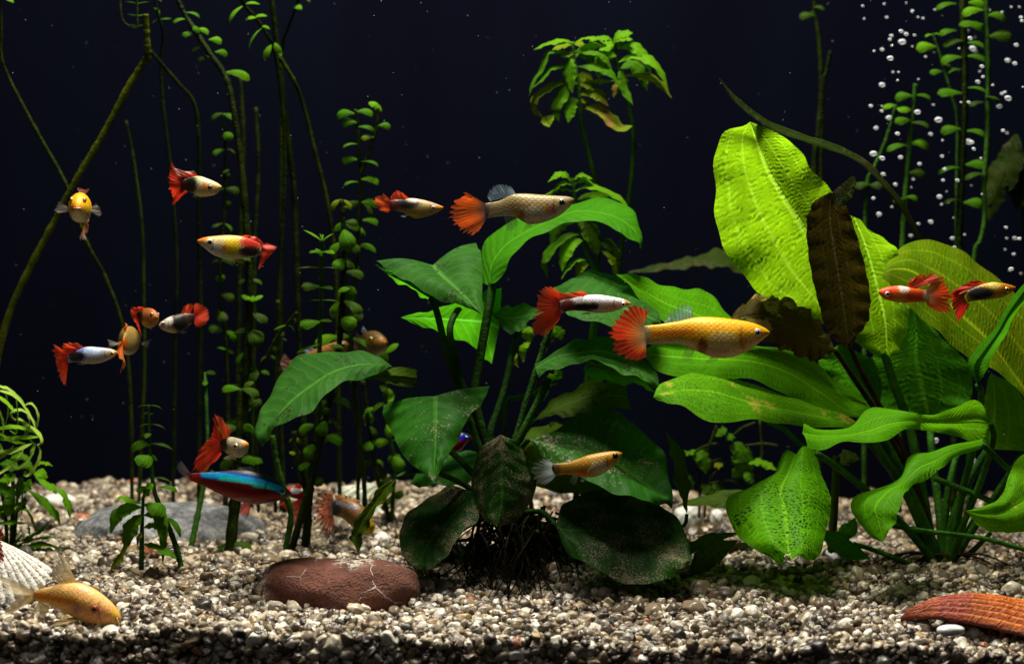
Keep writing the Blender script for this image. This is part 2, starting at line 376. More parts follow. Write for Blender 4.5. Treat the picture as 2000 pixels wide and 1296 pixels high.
def brown_stone_mat():
    g = G('brown_stone'); oc = g.obj()
    n = g.noise(160, 6, oc, 0.7); n2 = g.noise(1400, 3, oc)
    c = g.mix(g.ss(n, 0.3, 0.7), (0.095, 0.033, 0.022), (0.175, 0.068, 0.045))
    c = g.mix(g.m_('MULTIPLY', g.ss(n2, 0.58, 0.66), 0.85), c, (0.035, 0.018, 0.015))
    c = g.mix(g.m_('MULTIPLY', g.ss(g.noise(55, 3, oc), 0.5, 0.7), 0.5), c, (0.07, 0.035, 0.026))
    wp = g.n('ShaderNodeMapping', {0: oc, 2: (0.3, 0.2, 0.5), 3: (60, 60, 60)}).outputs[0]
    warp = g.n('ShaderNodeTexNoise', {'Vector': wp, 'Scale': 1.1, 'Detail': 4})
    ad = g.n('ShaderNodeVectorMath', {0: wp, 1: g.n('ShaderNodeVectorMath', {0: warp.outputs['Color'], 1: (0.9, 0.9, 0.9)}, operation='MULTIPLY').outputs[0]}).outputs[0]
    v = g.n('ShaderNodeTexVoronoi', {'Vector': ad, 'Scale': 1.0}, feature='DISTANCE_TO_EDGE').outputs['Distance']
    zone = g.ss(g.noise(70, 3, oc), 0.44, 0.54)
    vein = g.m_('MULTIPLY', g.m_('SUBTRACT', 1.0, g.ss(v, 0.006, 0.016)), zone)
    x = g.n('ShaderNodeSeparateXYZ', {0: oc})
    # the chalky scar on the crown and the pale end
    sc = g.m_('ADD', g.m_('POWER', g.m_('DIVIDE', g.m_('SUBTRACT', x.outputs[0], 0.0062), 0.0068), 2.0), g.m_('POWER', g.m_('DIVIDE', g.m_('SUBTRACT', x.outputs[1], -0.004), 0.008), 2.0))
    top = g.ss(x.outputs[2], 0.003, 0.006)
    scar = g.m_('MULTIPLY', g.m_('MULTIPLY', g.m_('SUBTRACT', 1.0, g.ss(sc, 0.3, 1.1)), g.ss(g.noise(520, 4, oc, 0.7), 0.44, 0.52)), top)
    end = g.m_('MULTIPLY', g.m_('SUBTRACT', 1.0, g.ss(x.outputs[0], -0.0215, -0.0165)), g.ss(g.noise(420, 4, oc), 0.44, 0.54))
    wht = g.m_('MAXIMUM', vein, g.m_('MAXIMUM', scar, end), clamp=True)
    c = g.mix(g.m_('MULTIPLY', g.m_('MULTIPLY', wht, 0.8), g.ss(g.noise(300, 4, oc, 0.7), 0.36, 0.56)), c, (0.58, 0.52, 0.44))
    h = g.m_('ADD', n2, g.m_('MULTIPLY', wht, 0.5))
    return g.done(g.pbsdf(Base_Color=c, Roughness=0.75, Specular_IOR_Level=0.15, Normal=g.bump(g.m_('ADD', h, g.noise(350, 5, oc, 0.7)), 0.9, 0.0009)))
def grey_stone_mat(name='grey_stone', a=(0.055, 0.062, 0.070), b=(0.24, 0.24, 0.225), dk=(0.014, 0.016, 0.020)):
    g = G(name); oc = g.obj()
    n = g.noise(260, 6, oc, 0.72, 0.8); n2 = g.noise(95, 6, oc, 0.65, 1.2)
    c = g.mix(g.ss(n, 0.38, 0.66), a, b)
    c = g.mix(g.m_('MULTIPLY', g.ss(n2, 0.52, 0.64), 0.6), c, dk)
    c = g.mix(g.m_('MULTIPLY', g.ss(g.noise(900, 3, oc), 0.6, 0.7), 0.5), c, (0.5, 0.5, 0.46))
    return g.done(g.pbsdf(Base_Color=c, Roughness=0.6, Normal=g.bump(n, 0.6, 0.0012)))
MS_BROWN, MS_GREY = brown_stone_mat(), grey_stone_mat()
MS_WHITE = grey_stone_mat('white_stone', (0.55, 0.54, 0.50), (0.72, 0.70, 0.65), (0.30, 0.28, 0.24))
MS_PORC = plain('porcelain_white', (0.86, 0.85, 0.82), 0.3)
MS_SAGE = grey_stone_mat('pale_green_stone', (0.36, 0.44, 0.34), (0.58, 0.60, 0.48), (0.16, 0.24, 0.15))
stone('brown_stone', 'reddish brown oval stone with white veins and chalky scar', 652, 1188, 332, 100, 0.034, MS_BROWN, 3, rotz=-0.05, sink=0.40, rough=0.085)
stone('grey_stone', 'long flat grey mottled stone lying behind the stems', 330, 1066, 392, 84, 0.045, MS_GREY, 5, rotz=0.04, sink=0.75, rough=0.06)
stone('white_pebble', 'smooth white oval pebble beside the orange shell', 1857, 1241, 54, 22, 0.005, MS_PORC, 8, sink=0.0, rough=0.02)
stone('pale_stone', 'rounded off-white stone against back wall near the bushy leaf tuft', 118, 995, 62, 32, 0.012, MS_WHITE, 9, rough=0.1)
stone('pale_stone', 'crumbly white stone behind the narrow dark hanging leaf', 1342, 1030, 58, 42, 0.010, MS_WHITE, 11, rough=0.13)
stone('pale_stone', 'small pinkish white stone behind the spotted drooping sword leaf', 1400, 1020, 26, 26, 0.006, MS_WHITE, 12, rough=0.12)
stone('pale_stone', 'small cream stone on gravel behind the brown stone', 746, 1063, 30, 24, 0.006, MS_WHITE, 13, rough=0.12)
stone('pale_stone', 'tiny round white stone on gravel behind the brown stone', 738, 1080, 15, 14, 0.003, MS_PORC, 14, rough=0.05)
stone('sage_pebble', 'small sea-green pebble below the folded white shell', 736, 1014, 26, 24, 0.006, MS_SAGE, 16, rough=0.08)

def scallop(name, label, apex, direc, up, length, spread, dome, ribs, mat, tint, ridge=0.06, thick=0.0009, sag=0.0):
    """ribbed fan shell: apex point, direction of growth, up vector (metres)"""
    ap = np.array(apex); d = Vector(direc).normalized(); u = Vector(up); u = (u - d * u.dot(d)).normalized(); s = d.cross(u)
    nr, na = 46, ribs * 10 + 1
    V, F, uv, col = [], [], [], []
    for side in (0, 1):
        for i in range(nr):
            r = (i / (nr - 1)) ** 0.9
            for j in range(na):
                t = j / (na - 1) * 2 - 1; a = t * spread
                rim = 1 - 0.10 * t * t + 0.012 * math.cos(ribs * math.pi * t)
                rr = r * length * rim
                rb = math.cos(ribs * math.pi * t)
                gl = 0.5 + 0.5 * math.cos(34 * r ** 1.2 + 0.6 * math.sin(5 * t))
                h = dome * (math.sin(math.pi * min(1, r ** 0.75 * 0.93 + 0.02)) ** 0.8) * (1 - 0.62 * t * t) + ridge * length * 0.5 * r * rb * 0.55 + 0.006 * length * gl * r
                h -= thick * side
                p = d * (rr * math.cos(a)) + s * (rr * math.sin(a)) + u * h
                V.append(tuple(p)); uv.append((t * ribs / 2 + 50.5, r)); col.append(tint(r, t, rb))
    n1 = nr * na
    F = grid_faces(nr, na) + [tuple(n1 + k for k in f[::-1]) for f in grid_faces(nr, na)]
    for j in range(na - 1): F.append(((nr - 1) * na + j, (nr - 1) * na + j + 1, n1 + (nr - 1) * na + j + 1, n1 + (nr - 1) * na + j))
    for i in range(nr - 1):
        F.append((i * na, (i + 1) * na, n1 + (i + 1) * na, n1 + i * na)); F.append((i * na + na - 1, n1 + i * na + na - 1, n1 + (i + 1) * na + na - 1, (i + 1) * na + na - 1))
    o = mesh_obj(name, V, F, mat, None, uv, col); o.location = tuple(ap)
    return tag(o, label, 'shell')
def shell_mat(name, dark, amt):
    g = G(name); c = g.n('ShaderNodeAttribute', attribute_name='col').outputs['Color']; u, v = g.uvxy()
    n = g.noise(900, 4, g.obj()); w = g.m_('ABSOLUTE', g.m_('SUBTRACT', g.m_('FRACT', u), 0.5))
    groove = g.m_('MULTIPLY', g.ss(w, 0.30, 0.45), g.ss(n, 0.40, 0.54))
    ring = g.m_('MULTIPLY', g.ss(g.noise(1.0, 3, g.n('ShaderNodeCombineXYZ', {0: g.m_('MULTIPLY', u, 1.3), 1: g.m_('MULTIPLY', v, 26.0)}).outputs[0]), 0.5, 0.62), 0.35)
    c2 = g.mix(ring, c, g.mix(0.75, c, dark))
    c2 = g.mix(g.m_('MULTIPLY', g.ss(g.noise(260, 5, g.obj(), 0.7), 0.42, 0.66), 0.55), c2, g.mix(0.5, c2, dark))
    c2 = g.mix(g.m_('MULTIPLY', groove, amt), c2, dark)
    return g.done(g.pbsdf(Base_Color=c2, Roughness=0.55, Normal=g.bump(g.m_('ADD', n, ring), 0.8, 0.0006), Specular_IOR_Level=0.25))
def tint_orange(r, t, rb):
    a = np.array([0.30, 0.050, 0.016]); b = np.array([0.66, 0.18, 0.020])
    c = a + (b - a) * (0.5 + 0.5 * rb) * min(1, r * 1.4) ; c = c + (np.array([0.30, 0.045, 0.035]) - c) * (0.65 if 0.22 < r < 0.42 else 0)
    return (*c, 1)
def tint_white(r, t, rb): c = np.array([0.78, 0.75, 0.66]) * (0.9 + 0.1 * rb); return (*c, 1)
def tint_sage(r, t, rb):
    c = np.array([0.78, 0.76, 0.66]) * (1 - 0.5 * (0.5 - 0.5 * rb)); c = c * (1 - r * 0.1) * np.array([0.97, 1, 0.9]); return (*c, 1)
Y = 0.012
scallop('orange_scallop_shell', 'orange ribbed scallop shell lying flat on the front gravel', P(1766, 1208, Y) + np.array([0, 0.006, -0.0012]), (1, 0.06, -0.03), (0, -0.16, 1), 0.046, 0.44, 0.0078, 11, shell_mat('orange_shell', (0.10, 0.03, 0.015), 0.8), tint_orange)
scallop('white_scallop_shell', 'large white ribbed fan shell behind the pale catfish', P(-34, 1048, 0.040), (0.58, -0.42, -0.78), (0.42, -0.85, 0.66), 0.0245, 0.66, 0.0058, 11, shell_mat('white_shell', (0.09, 0.065, 0.04), 0.9), tint_white, ridge=0.016)
scallop('folded_shell', 'small folded white shell against back wall behind curled dark leaf', P(742, 958, 0.18) + np.array([0, 0, 0.001]), (-0.92, -0.25, -0.46), (-0.35, -0.75, 0.8), 0.0175, 0.62, 0.0050, 4, shell_mat('sage_shell', (0.20, 0.26, 0.16), 0.5), tint_sage, ridge=0.16)

# ------------------------------------------------------------------ leaves
def ribbon(parent, st, d0, d1, tl, tr, mat, arch=0.0, nu=13, puff=0.0006, ripple=0.0006, rf=9.0, name='leaf', label=None):
    """leaf blade through stations (Lx,Ly, Mx,My, Rx,Ry) given as photo pixels; d0..d1 is the depth of the midrib
    from the first to the last station, tl / tr how far the two edges lie behind (+) or before (-) it"""
    S = []; 
    for s in st:
        s = list(s)
        if len(s) == 2: s = s * 3
        S.append(s)
    A = np.array([s[:6] for s in S], float).reshape(-1, 3, 2); n = len(A)
    wid = np.linalg.norm(A[:, 0] - A[:, 2], axis=1); wm = wid / wid.max()
    seg = np.concatenate([[0], np.cumsum(np.linalg.norm(np.diff(A[:, 1], axis=0), axis=1) + 1e-6)]); t = seg / seg[-1]
    dm = d0 + (d1 - d0) * t + arch * np.sin(math.pi * t)
    D = np.stack([dm + np.array([(s[6] if len(s) > 6 else tl) for s in S]) * wm, dm, dm + np.array([(s[7] if len(s) > 7 else tr) for s in S]) * wm], 1)
    W = np.array([[P(A[i, k, 0], A[i, k, 1], D[i, k]) for k in range(3)] for i in range(n)])
    nv = max(14, n * 6)
    R = cr(W.reshape(n, 9), nv).reshape(nv, 3, 3)
    base = np.array(parent.location)
    us = np.linspace(0, 1, nu); V, uv = [], []
    L = np.concatenate([[0], np.cumsum(np.linalg.norm(np.diff(R[:, 1], axis=0), axis=1))])
    ph = rng.uniform(0, 6, 4)
    mid = R[:, 1]; tang = np.gradient(mid, axis=0)
    for i in range(nv):
        ac = R[i, 2] - R[i, 0]; nr = np.cross(ac, tang[i]); nr /= np.linalg.norm(nr) + 1e-9
        if nr[2] < 0: nr = -nr
        w = np.linalg.norm(ac)
        for u in us:
            if u <= 0.5: f = u * 2; p = R[i, 0] * (1 - f) + R[i, 1] * f
            else: f = u * 2 - 1; p = R[i, 1] * (1 - f) + R[i, 2] * f
            e = abs(u - 0.5) * 2
            k = puff * math.sin(math.pi * e) * min(1, w / 0.010)
            k += ripple * e * e * (math.sin(rf * i / nv * 2 + ph[0] + (2.2 if u > 0.5 else 0)) + 0.5 * math.sin(rf * 2.3 * i / nv * 2 + ph[1] + (1 if u > 0.5 else 0))) * min(1, w / 0.010)
            V.append(p + nr * k - base); uv.append((u, L[i] * 100))
    o = mesh_obj(name, V, grid_faces(nv, nu), mat, parent, uv)
    if label: o['label'] = label
    return o
LANCE = [(0, .06), (.12, .42), (.3, .85), (.5, 1), (.7, .85), (.88, .42), (1, .03)]
OVAL = [(0, .1), (.12, .5), (.35, .92), (.6, 1), (.82, .78), (.95, .35), (1, .05)]
STRAP = [(0, .7), (.3, 1), (.7, .9), (.95, .4), (1, .1)]
def mleaf(parent, pts, w, depth, mat, prof=LANCE, tilt=0.002, d1=None, **kw):
    """blade along a midrib of photo pixels, w = full width in pixels"""
    c = cr(np.array(pts, float), 9); tg = np.gradient(c, axis=0); tg /= np.linalg.norm(tg, axis=1)[:, None] + 1e-9
    nn = np.stack([-tg[:, 1], tg[:, 0]], 1)
    t = np.linspace(0, 1, 9); pw = np.interp(t, [a for a, b in prof], [b for a, b in prof]) * w / 2
    st = [(*(c[i] + nn[i] * pw[i]), *c[i], *(c[i] - nn[i] * pw[i])) for i in range(9)]
    up = 1 if nn[4][1] < 0 else -1        # which edge is the upper one
    return ribbon(parent, st, depth, depth if d1 is None else d1, tilt * up, -tilt * up, mat, nu=7, **kw)
def stalk(parent, pts, w0, w1, d0, d1, mat, name='stalk', bumps=0.0):
    n = len(pts); ds = np.linspace(d0, d1, n) if not isinstance(d0, (list, tuple)) else d0
    q = [P(x, y, ds[i]) for i, (x, y) in enumerate(pts)]
    s = K * (1 + float(np.mean(ds)) / CD)
    return tube(name, q, [w0 * s / 2, w1 * s / 2], mat, parent, bumps=bumps)

ANU = dict(veins='pinnate', freq=2.6)
M_AN = leaf_mat('anubias_leaf', (0.020, 0.068, 0.022), (0.031, 0.095, 0.030), (0.058, 0.150, 0.060), 0.30, (0.055, 0.23, 0.020), spots=0.12, **ANU)
M_ANB = leaf_mat('anubias_leaf_backlit', (0.042, 0.165, 0.012), (0.055, 0.20, 0.016), (0.085, 0.25, 0.03), 0.50, (0.11, 0.46, 0.014), **ANU)  # brighter copy of the leaf, light from behind put into its colours
M_ANS = leaf_mat('anubias_leaf_scuffed', (0.014, 0.062, 0.014), (0.021, 0.085, 0.018), (0.038, 0.120, 0.030), 0.20, (0.03, 0.15, 0.015), spots=0.10, spotcol=(0.17, 0.145, 0.10), spotscale=1300, **ANU)
M_ANH = leaf_mat('anubias_leaf_crusted', (0.006, 0.021, 0.006), (0.010, 0.036, 0.008), (0.014, 0.046, 0.012), 0.05, (0.012, 0.05, 0.01), spots=0.45, spotcol=(0.105, 0.085, 0.055), spotscale=2200, **ANU)
M_ANO = leaf_mat('anubias_leaf_olive', (0.038, 0.062, 0.010), (0.050, 0.075, 0.012), (0.05, 0.085, 0.02), 0.35, (0.09, 0.14, 0.015), spots=0.1, **ANU)
M_ANP = stem_mat('anubias_stalk', (0.014, 0.050, 0.007), (0.026, 0.080, 0.010))
M_RHI = stem_mat('anubias_root', (0.005, 0.006, 0.003), (0.016, 0.014, 0.006), 0.8)
SW = dict(veins='parallel', freq=6.0, bump=0.6)
M_SW = leaf_mat('sword_leaf', (0.060, 0.205, 0.006), (0.082, 0.245, 0.008), (0.14, 0.34, 0.018), 0.45, (0.21, 0.54, 0.006), **SW)
M_SWY = leaf_mat('sword_leaf_bright', (0.065, 0.19, 0.006), (0.16, 0.31, 0.010), (0.32, 0.44, 0.025), 0.55, (0.40, 0.70, 0.010), **SW)
M_SWO = leaf_mat('sword_leaf_yellowing', (0.11, 0.21, 0.008), (0.16, 0.19, 0.010), (0.42, 0.48, 0.03), 0.50, (0.32, 0.46, 0.010), **SW)
M_SWD = leaf_mat('sword_leaf_shaded_green', (0.026, 0.115, 0.006), (0.036, 0.14, 0.008), (0.07, 0.24, 0.02), 0.42, (0.08, 0.30, 0.006), **SW)  # darker copy of the sword leaf, shade put into its greens
M_SWS = leaf_mat('sword_leaf_skeletal', (0.085, 0.27, 0.008), (0.125, 0.34, 0.010), (0.20, 0.46, 0.02), 0.45, (0.27, 0.62, 0.008), net=0.95, veins='parallel', freq=7.0, bump=0.6)
M_SWF = leaf_mat('sword_leaf_fading', (0.075, 0.22, 0.008), (0.11, 0.28, 0.010), (0.15, 0.36, 0.02), 0.45, (0.24, 0.54, 0.008), net=0.5, patch=(0.46, 0.40, 0.05), veins='parallel', freq=6.0, bump=0.45)
M_BR = leaf_mat('sword_leaf_dead', (0.040, 0.025, 0.008), (0.055, 0.032, 0.009), (0.025, 0.018, 0.006), 0.25, (0.085, 0.045, 0.008), spots=0.12, spotcol=(0.02, 0.016, 0.006), **SW)
M_BR2 = leaf_mat('sword_leaf_rotting', (0.040, 0.022, 0.007), (0.050, 0.035, 0.008), (0.03, 0.02, 0.008), 0.25, (0.09, 0.045, 0.008), patch=(0.26, 0.20, 0.05), **SW)
M_GRY = leaf_mat('leaf_grey_film', (0.013, 0.024, 0.006), (0.024, 0.030, 0.011), (0.02, 0.03, 0.01), 0.2, (0.02, 0.035, 0.008), spots=0.3, spotcol=(0.045, 0.034, 0.02), **SW)
M_SWP = stem_mat('sword_stalk', (0.026, 0.105, 0.007), (0.042, 0.15, 0.012))
M_BRP = stem_mat('dead_stalk', (0.022, 0.014, 0.007), (0.045, 0.025, 0.010))

# ------------------------------------------------------------------ broad-leaved rhizome plant in the middle
AB = P(985, 1120, 0.068); AB[2] = float(gz(AB[0], AB[1])) 
anu = thing('anubias_plant', AB, 'dark green broad-leaved plant with thick stalks in the middle of the tank', 'plant')
def an(st, d0, d1, tl, tr, mat, **kw): return ribbon(anu, st, d0, d1, tl * 1.9, tr * 1.6, mat, **kw)
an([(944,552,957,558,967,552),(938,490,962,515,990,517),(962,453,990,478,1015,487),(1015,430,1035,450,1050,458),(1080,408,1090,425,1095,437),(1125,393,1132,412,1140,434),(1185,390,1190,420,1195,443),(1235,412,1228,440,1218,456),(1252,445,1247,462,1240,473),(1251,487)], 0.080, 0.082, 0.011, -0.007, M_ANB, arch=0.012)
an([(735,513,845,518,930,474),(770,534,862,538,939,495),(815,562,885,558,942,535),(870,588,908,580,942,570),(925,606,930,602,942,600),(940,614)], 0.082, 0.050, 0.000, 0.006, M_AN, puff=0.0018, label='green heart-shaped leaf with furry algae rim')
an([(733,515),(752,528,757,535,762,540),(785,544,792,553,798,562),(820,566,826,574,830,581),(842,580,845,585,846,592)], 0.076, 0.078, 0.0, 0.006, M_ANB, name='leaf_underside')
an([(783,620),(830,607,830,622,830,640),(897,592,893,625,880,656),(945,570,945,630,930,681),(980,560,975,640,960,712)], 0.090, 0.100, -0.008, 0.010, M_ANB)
an([(961,612),(985,600,985,620,985,643),(1010,595,1012,620,1012,650),(1040,597,1040,612,1030,630),(1065,612)], 0.085, 0.080, 0.006, -0.004, M_AN)
an([(1080,562),(1123,541,1110,580,1105,612),(1167,529,1160,585,1145,622),(1210,541,1210,600,1200,642),(1245,565,1245,610,1240,645),(1275,596,1272,622,1265,642),(1292,632)], 0.070, 0.066, 0.014, -0.010, M_AN, puff=0.001, label='green leaf with black algae specks along its rim')
an([(1048,708,1046,718,1052,736),(1093,683,1090,696,1085,722),(1130,663,1130,690,1125,707),(1170,656,1170,685,1165,707),(1205,660,1208,695,1205,722),(1240,683,1245,715,1240,735),(1272,715,1272,735,1265,750),(1290,758)], 0.066, 0.056, 0.011, -0.007, M_AN)
an([(1138,722),(1155,706,1160,720,1165,742),(1200,715,1205,730,1205,747),(1240,730,1245,742,1245,752),(1280,766)], 0.072, 0.066, -0.004, 0.006, M_SW)
an([(1045,820),(1069,790,1080,800,1085,812),(1115,762,1120,785,1120,812),(1160,742,1165,770,1167,800),(1222,748,1225,775,1232,800)], 0.082, 0.085, 0.006, -0.004, M_ANO)
an([(767,716),(725,694,725,712,735,730),(685,685,690,715,700,738),(640,685,650,728,665,752),(597,693,612,752,632,776),(560,715,577,778,600,804),(532,755,550,805,565,823),(512,800,528,835,535,840),(502,835,512,850,520,860),(512,873)], 0.066, 0.040, 0.013, -0.008, M_AN, puff=0.0015, label='long green leaf with dark nibbled rim')
an([(700,738),(740,727,740,735,740,743),(780,716,780,735,778,753),(815,722,815,740,812,757)], 0.056, 0.072, 0.003, 0.004, M_ANO, name='leaf_underside')
an([(749,790,850,773,958,757),(750,815,850,800,940,785),(768,848,850,840,912,823),(787,888,850,875,888,868),(815,915,848,912,866,905),(848,942)], 0.062, 0.040, 0.006, 0.002, M_ANS, puff=0.0012)
an([(978,848),(940,875,980,872,1015,868),(921,930,980,930,1042,915),(926,975,980,980,1045,960),(945,1012,975,1010,1010,1015),(970,1028)], 0.052, 0.046, 0.006, 0.008, M_ANH, puff=0.001, label='dark rounded leaf crusted with beige algae')
an([(925,960),(880,950,905,985,935,1005),(835,970,875,1020,908,1037),(795,1008,845,1050,880,1071),(778,1048,825,1085,850,1105),(790,1085,812,1108,835,1120),(822,1128)], 0.062, 0.046, 0.008, -0.004, M_ANH, puff=0.001)
an([(1033,857),(1075,845,1080,866,1069,898),(1110,818,1130,876,1115,925),(1165,801,1180,893,1160,942),(1215,807,1220,918,1205,963),(1262,848,1255,943,1243,974),(1297,890,1285,965,1275,981),(1308,945,1305,975,1298,984),(1313,993)], 0.060, 0.048, 0.010, -0.008, M_ANS, puff=0.0016, label='large dark leaf with raised side veins and pale scuffs')
an([(1086,1025),(1100,985,1108,1035,1108,1075),(1150,958,1150,1035,1150,1104),(1210,955,1205,1045,1195,1127),(1270,972,1260,1060,1245,1141),(1315,1005,1305,1075,1297,1134),(1342,1050,1335,1090,1333,1113),(1352,1092)], 0.052, 0.044, 0.010, -0.006, M_ANH, puff=0.001, label='very dark lower leaf furred with brown algae')
an([(775,932),(745,950,752,955,760,962),(718,982,730,985,740,990),(695,1018,707,1020,719,1022),(684,1048,695,1050,707,1052),(702,1086)], 0.052, 0.044, -0.001, 0.004, M_ANO)
an([(1300,840),(1312,890,1322,885,1332,880),(1317,930,1332,930,1347,930),(1330,975,1338,975,1344,975),(1342,1003)], 0.075, 0.070, -0.002, 0.004, M_ANO)
an([(1010,905),(1035,870,1050,905,1040,945),(1100,850,1110,905,1100,960),(1180,850,1185,915,1170,975),(1250,880,1250,930,1235,975),(1290,950)], 0.092, 0.100, 0.012, -0.006, M_ANO)  # this and the next two: hidden leaves added to shade the gravel
an([(985,900),(940,880,930,905,945,935),(880,890,870,915,885,945),(830,915,820,930,830,950),(800,945)], 0.088, 0.098, 0.010, -0.006, M_ANS)
an([(1000,850),(1030,835,1040,860,1035,890),(1090,830,1100,870,1085,910),(1160,850,1165,890,1150,925),(1215,915)], 0.110, 0.125, 0.010, -0.006, M_ANO)
for pts, w0, w1, d0, d1 in [
    ([(842,582),(854,612),(873,690),(893,752),(940,885),(965,960)], 13, 16, 0.078, 0.068),
    ([(897,600),(882,628),(880,660),(900,745),(925,800),(960,900)], 13, 16, 0.093, 0.070),
    ([(962,553),(959,578),(947,643),(934,720),(927,765),(938,830),(968,920)], 17, 19, 0.081, 0.070),
    ([(1014,645),(1002,683),(988,748),(971,804),(957,853),(970,930)], 12, 16, 0.084, 0.070),
    ([(1072,738),(1050,787),(1023,840),(1000,890),(985,950)], 15, 17, 0.070, 0.070),
    ([(800,765),(812,800),(850,850),(905,905),(955,960)], 11, 14, 0.074, 0.070),
    ([(775,932),(805,920),(850,922),(905,945),(960,985)], 9, 13, 0.052, 0.068),
    ([(1105,560),(1075,640),(1045,730),(1015,830),(990,920)], 11, 14, 0.078, 0.072),
    ([(1045,820),(1020,850),(1000,900),(985,950)], 10, 13, 0.082, 0.072),
    ([(1033,857),(1015,880),(1000,930),(985,980)], 10, 13, 0.060, 0.068),
    ([(930,958),(945,975),(970,1000)], 9, 12, 0.062, 0.068),
    ([(1086,1025),(1060,1000),(1020,1000)], 9, 12, 0.053, 0.068),
    ([(1342,1003),(1330,1030),(1250,1060),(1100,1050),(1020,1030)], 7, 10, 0.072, 0.072)]:
    stalk(anu, pts, w0, w1, d0, d1, M_ANP)
stalk(anu, [(915,1010),(955,985),(990,1005),(1030,1035),(1090,1050)], 40, 56, 0.074, 0.084, M_RHI, name='rhizome', bumps=0.07)  # rhizome enlarged and near black, standing in for shade under the leaves
stalk(anu, [(960,960),(985,1000),(1010,1060),(1035,1120)], 30, 44, 0.076, 0.080, M_RHI, name='rhizome', bumps=0.07)
for k in range(150):  # roots packed into a dark mass that fills in for shade
    x0 = rng.uniform(930, 1085); y0 = rng.uniform(985, 1060); d = rng.uniform(0.058, 0.092)
    x1 = x0 + rng.uniform(-70, 70) + (rng.uniform(-90, 60) if k % 4 == 0 else 0); e = rng.uniform(0.046, 0.11)
    g1 = P(x1, 1000, e); zz = float(gz(g1[0], e)) - 0.0005
    a = P(x0, y0, d); b = np.array([g1[0], e, zz]); mmid = (a + b) / 2 + np.array([rng.uniform(-.008, .008), rng.uniform(-.005, .005), rng.uniform(-0.003, .007)])
    tube('root', [a, mmid, b], [rng.uniform(.0002, .0006), 0.00016], M_RHI, anu, n=10, seg=5)

# ------------------------------------------------------------------ sword plant on the right
SB = P(1848, 1098, 0.098); SB[2] = float(gz(SB[0], SB[1]))
swd = thing('sword_plant', SB, 'large bright green sword plant with wide paddle leaves from one crown', 'plant')
def sw(st, d0, d1, tl, tr, mat, **kw): return ribbon(swd, st, d0, d1, tl * 1.7, tr * 1.5, mat, **kw)
sw([(1465,238),(1412,270,1480,280,1520,262),(1391,340,1502,335,1565,298),(1400,425,1535,390,1600,345),(1425,500,1568,440,1630,385),(1475,568,1595,500,1665,430),(1545,598,1615,560,1680,500),(1612,636,1640,620,1680,590)], 0.060, 0.112, -0.006, 0.012, M_SWY, ripple=0.0012, label='tall glowing yellow-green leaf')
sw([(1640,420,1668,424,1690,440),(1640,470,1690,480,1735,470),(1640,540,1705,530,1755,510),(1650,600,1718,580,1770,570),(1660,640,1728,625,1772,630),(1672,665,1731,670,1762,675),(1732,705)], 0.085, 0.112, 0.006, -0.006, M_SWY, ripple=0.001)
sw([(1590,393,1622,376,1645,384),(1576,425,1620,425,1662,425),(1577,480,1628,480,1678,475),(1585,535,1637,535,1693,535),(1597,585,1645,585,1700,585),(1612,638,1652,632,1695,628),(1640,672,1658,670,1675,655),(1662,682)], 0.072, 0.086, 0.002, 0.003, M_BR, ripple=0.0009, rf=30, label='upright dark brown dead leaf')
mleaf(swd, [(1628,398),(1648,378),(1660,362),(1668,345)], 34, 0.073, M_GRY, prof=[(0,.9),(.4,1),(.8,.6),(1,.2)], tilt=0.001, name='leaf_tip')
sw([(1440,605,1425,625,1450,650),(1480,575,1480,615,1490,665),(1525,577,1530,630,1540,686),(1575,603,1575,650,1580,702),(1605,635,1605,670,1605,700),(1632,685)], 0.080, 0.088, 0.006, -0.002, M_BR2, ripple=0.001, rf=22, label='rotting brown leaf with pale blotches')
sw([(1722,540),(1735,512,1742,525,1740,560),(1765,480,1785,530,1785,605),(1805,467,1830,570,1830,650),(1865,486,1880,618,1875,685),(1925,522,1930,665,1930,717),(1985,575,1985,740,1980,755),(2040,640,2030,800,2025,800)], 0.076, 0.095, 0.014, -0.006, M_SWO, label='yellowing leaf with pale yellow midrib')
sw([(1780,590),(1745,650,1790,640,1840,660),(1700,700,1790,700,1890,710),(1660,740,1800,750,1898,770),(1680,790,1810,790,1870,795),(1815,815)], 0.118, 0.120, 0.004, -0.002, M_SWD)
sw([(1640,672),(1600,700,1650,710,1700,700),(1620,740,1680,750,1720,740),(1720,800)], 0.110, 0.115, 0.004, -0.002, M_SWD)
sw([(1276,775),(1290,748,1292,768,1297,786),(1335,728,1335,762,1335,797),(1392,713,1392,765,1395,822),(1440,735,1445,780,1445,822),(1500,762,1505,795,1500,824),(1570,785,1570,808,1560,828),(1640,805,1640,822,1640,838),(1700,845)], 0.052, 0.078, 0.012, -0.008, M_SWF, puff=0.0012, label='horizontal green leaf with worn pale tip')
sw([(1255,690),(1290,662,1300,695,1300,735),(1380,665,1370,700,1380,738),(1480,672,1465,705,1450,738),(1560,690,1540,728,1520,765),(1625,738,1600,765,1580,790),(1680,768,1650,800,1635,812),(1700,820)], 0.066, 0.088, 0.010, -0.004, M_SW)
sw([(1203,535),(1241,538,1243,560,1250,580),(1290,552,1300,592,1300,630),(1340,567,1350,610,1345,650),(1385,568,1395,630,1395,670),(1422,617,1425,645,1430,680),(1470,690)], 0.078, 0.086, 0.012, -0.006, M_SW)
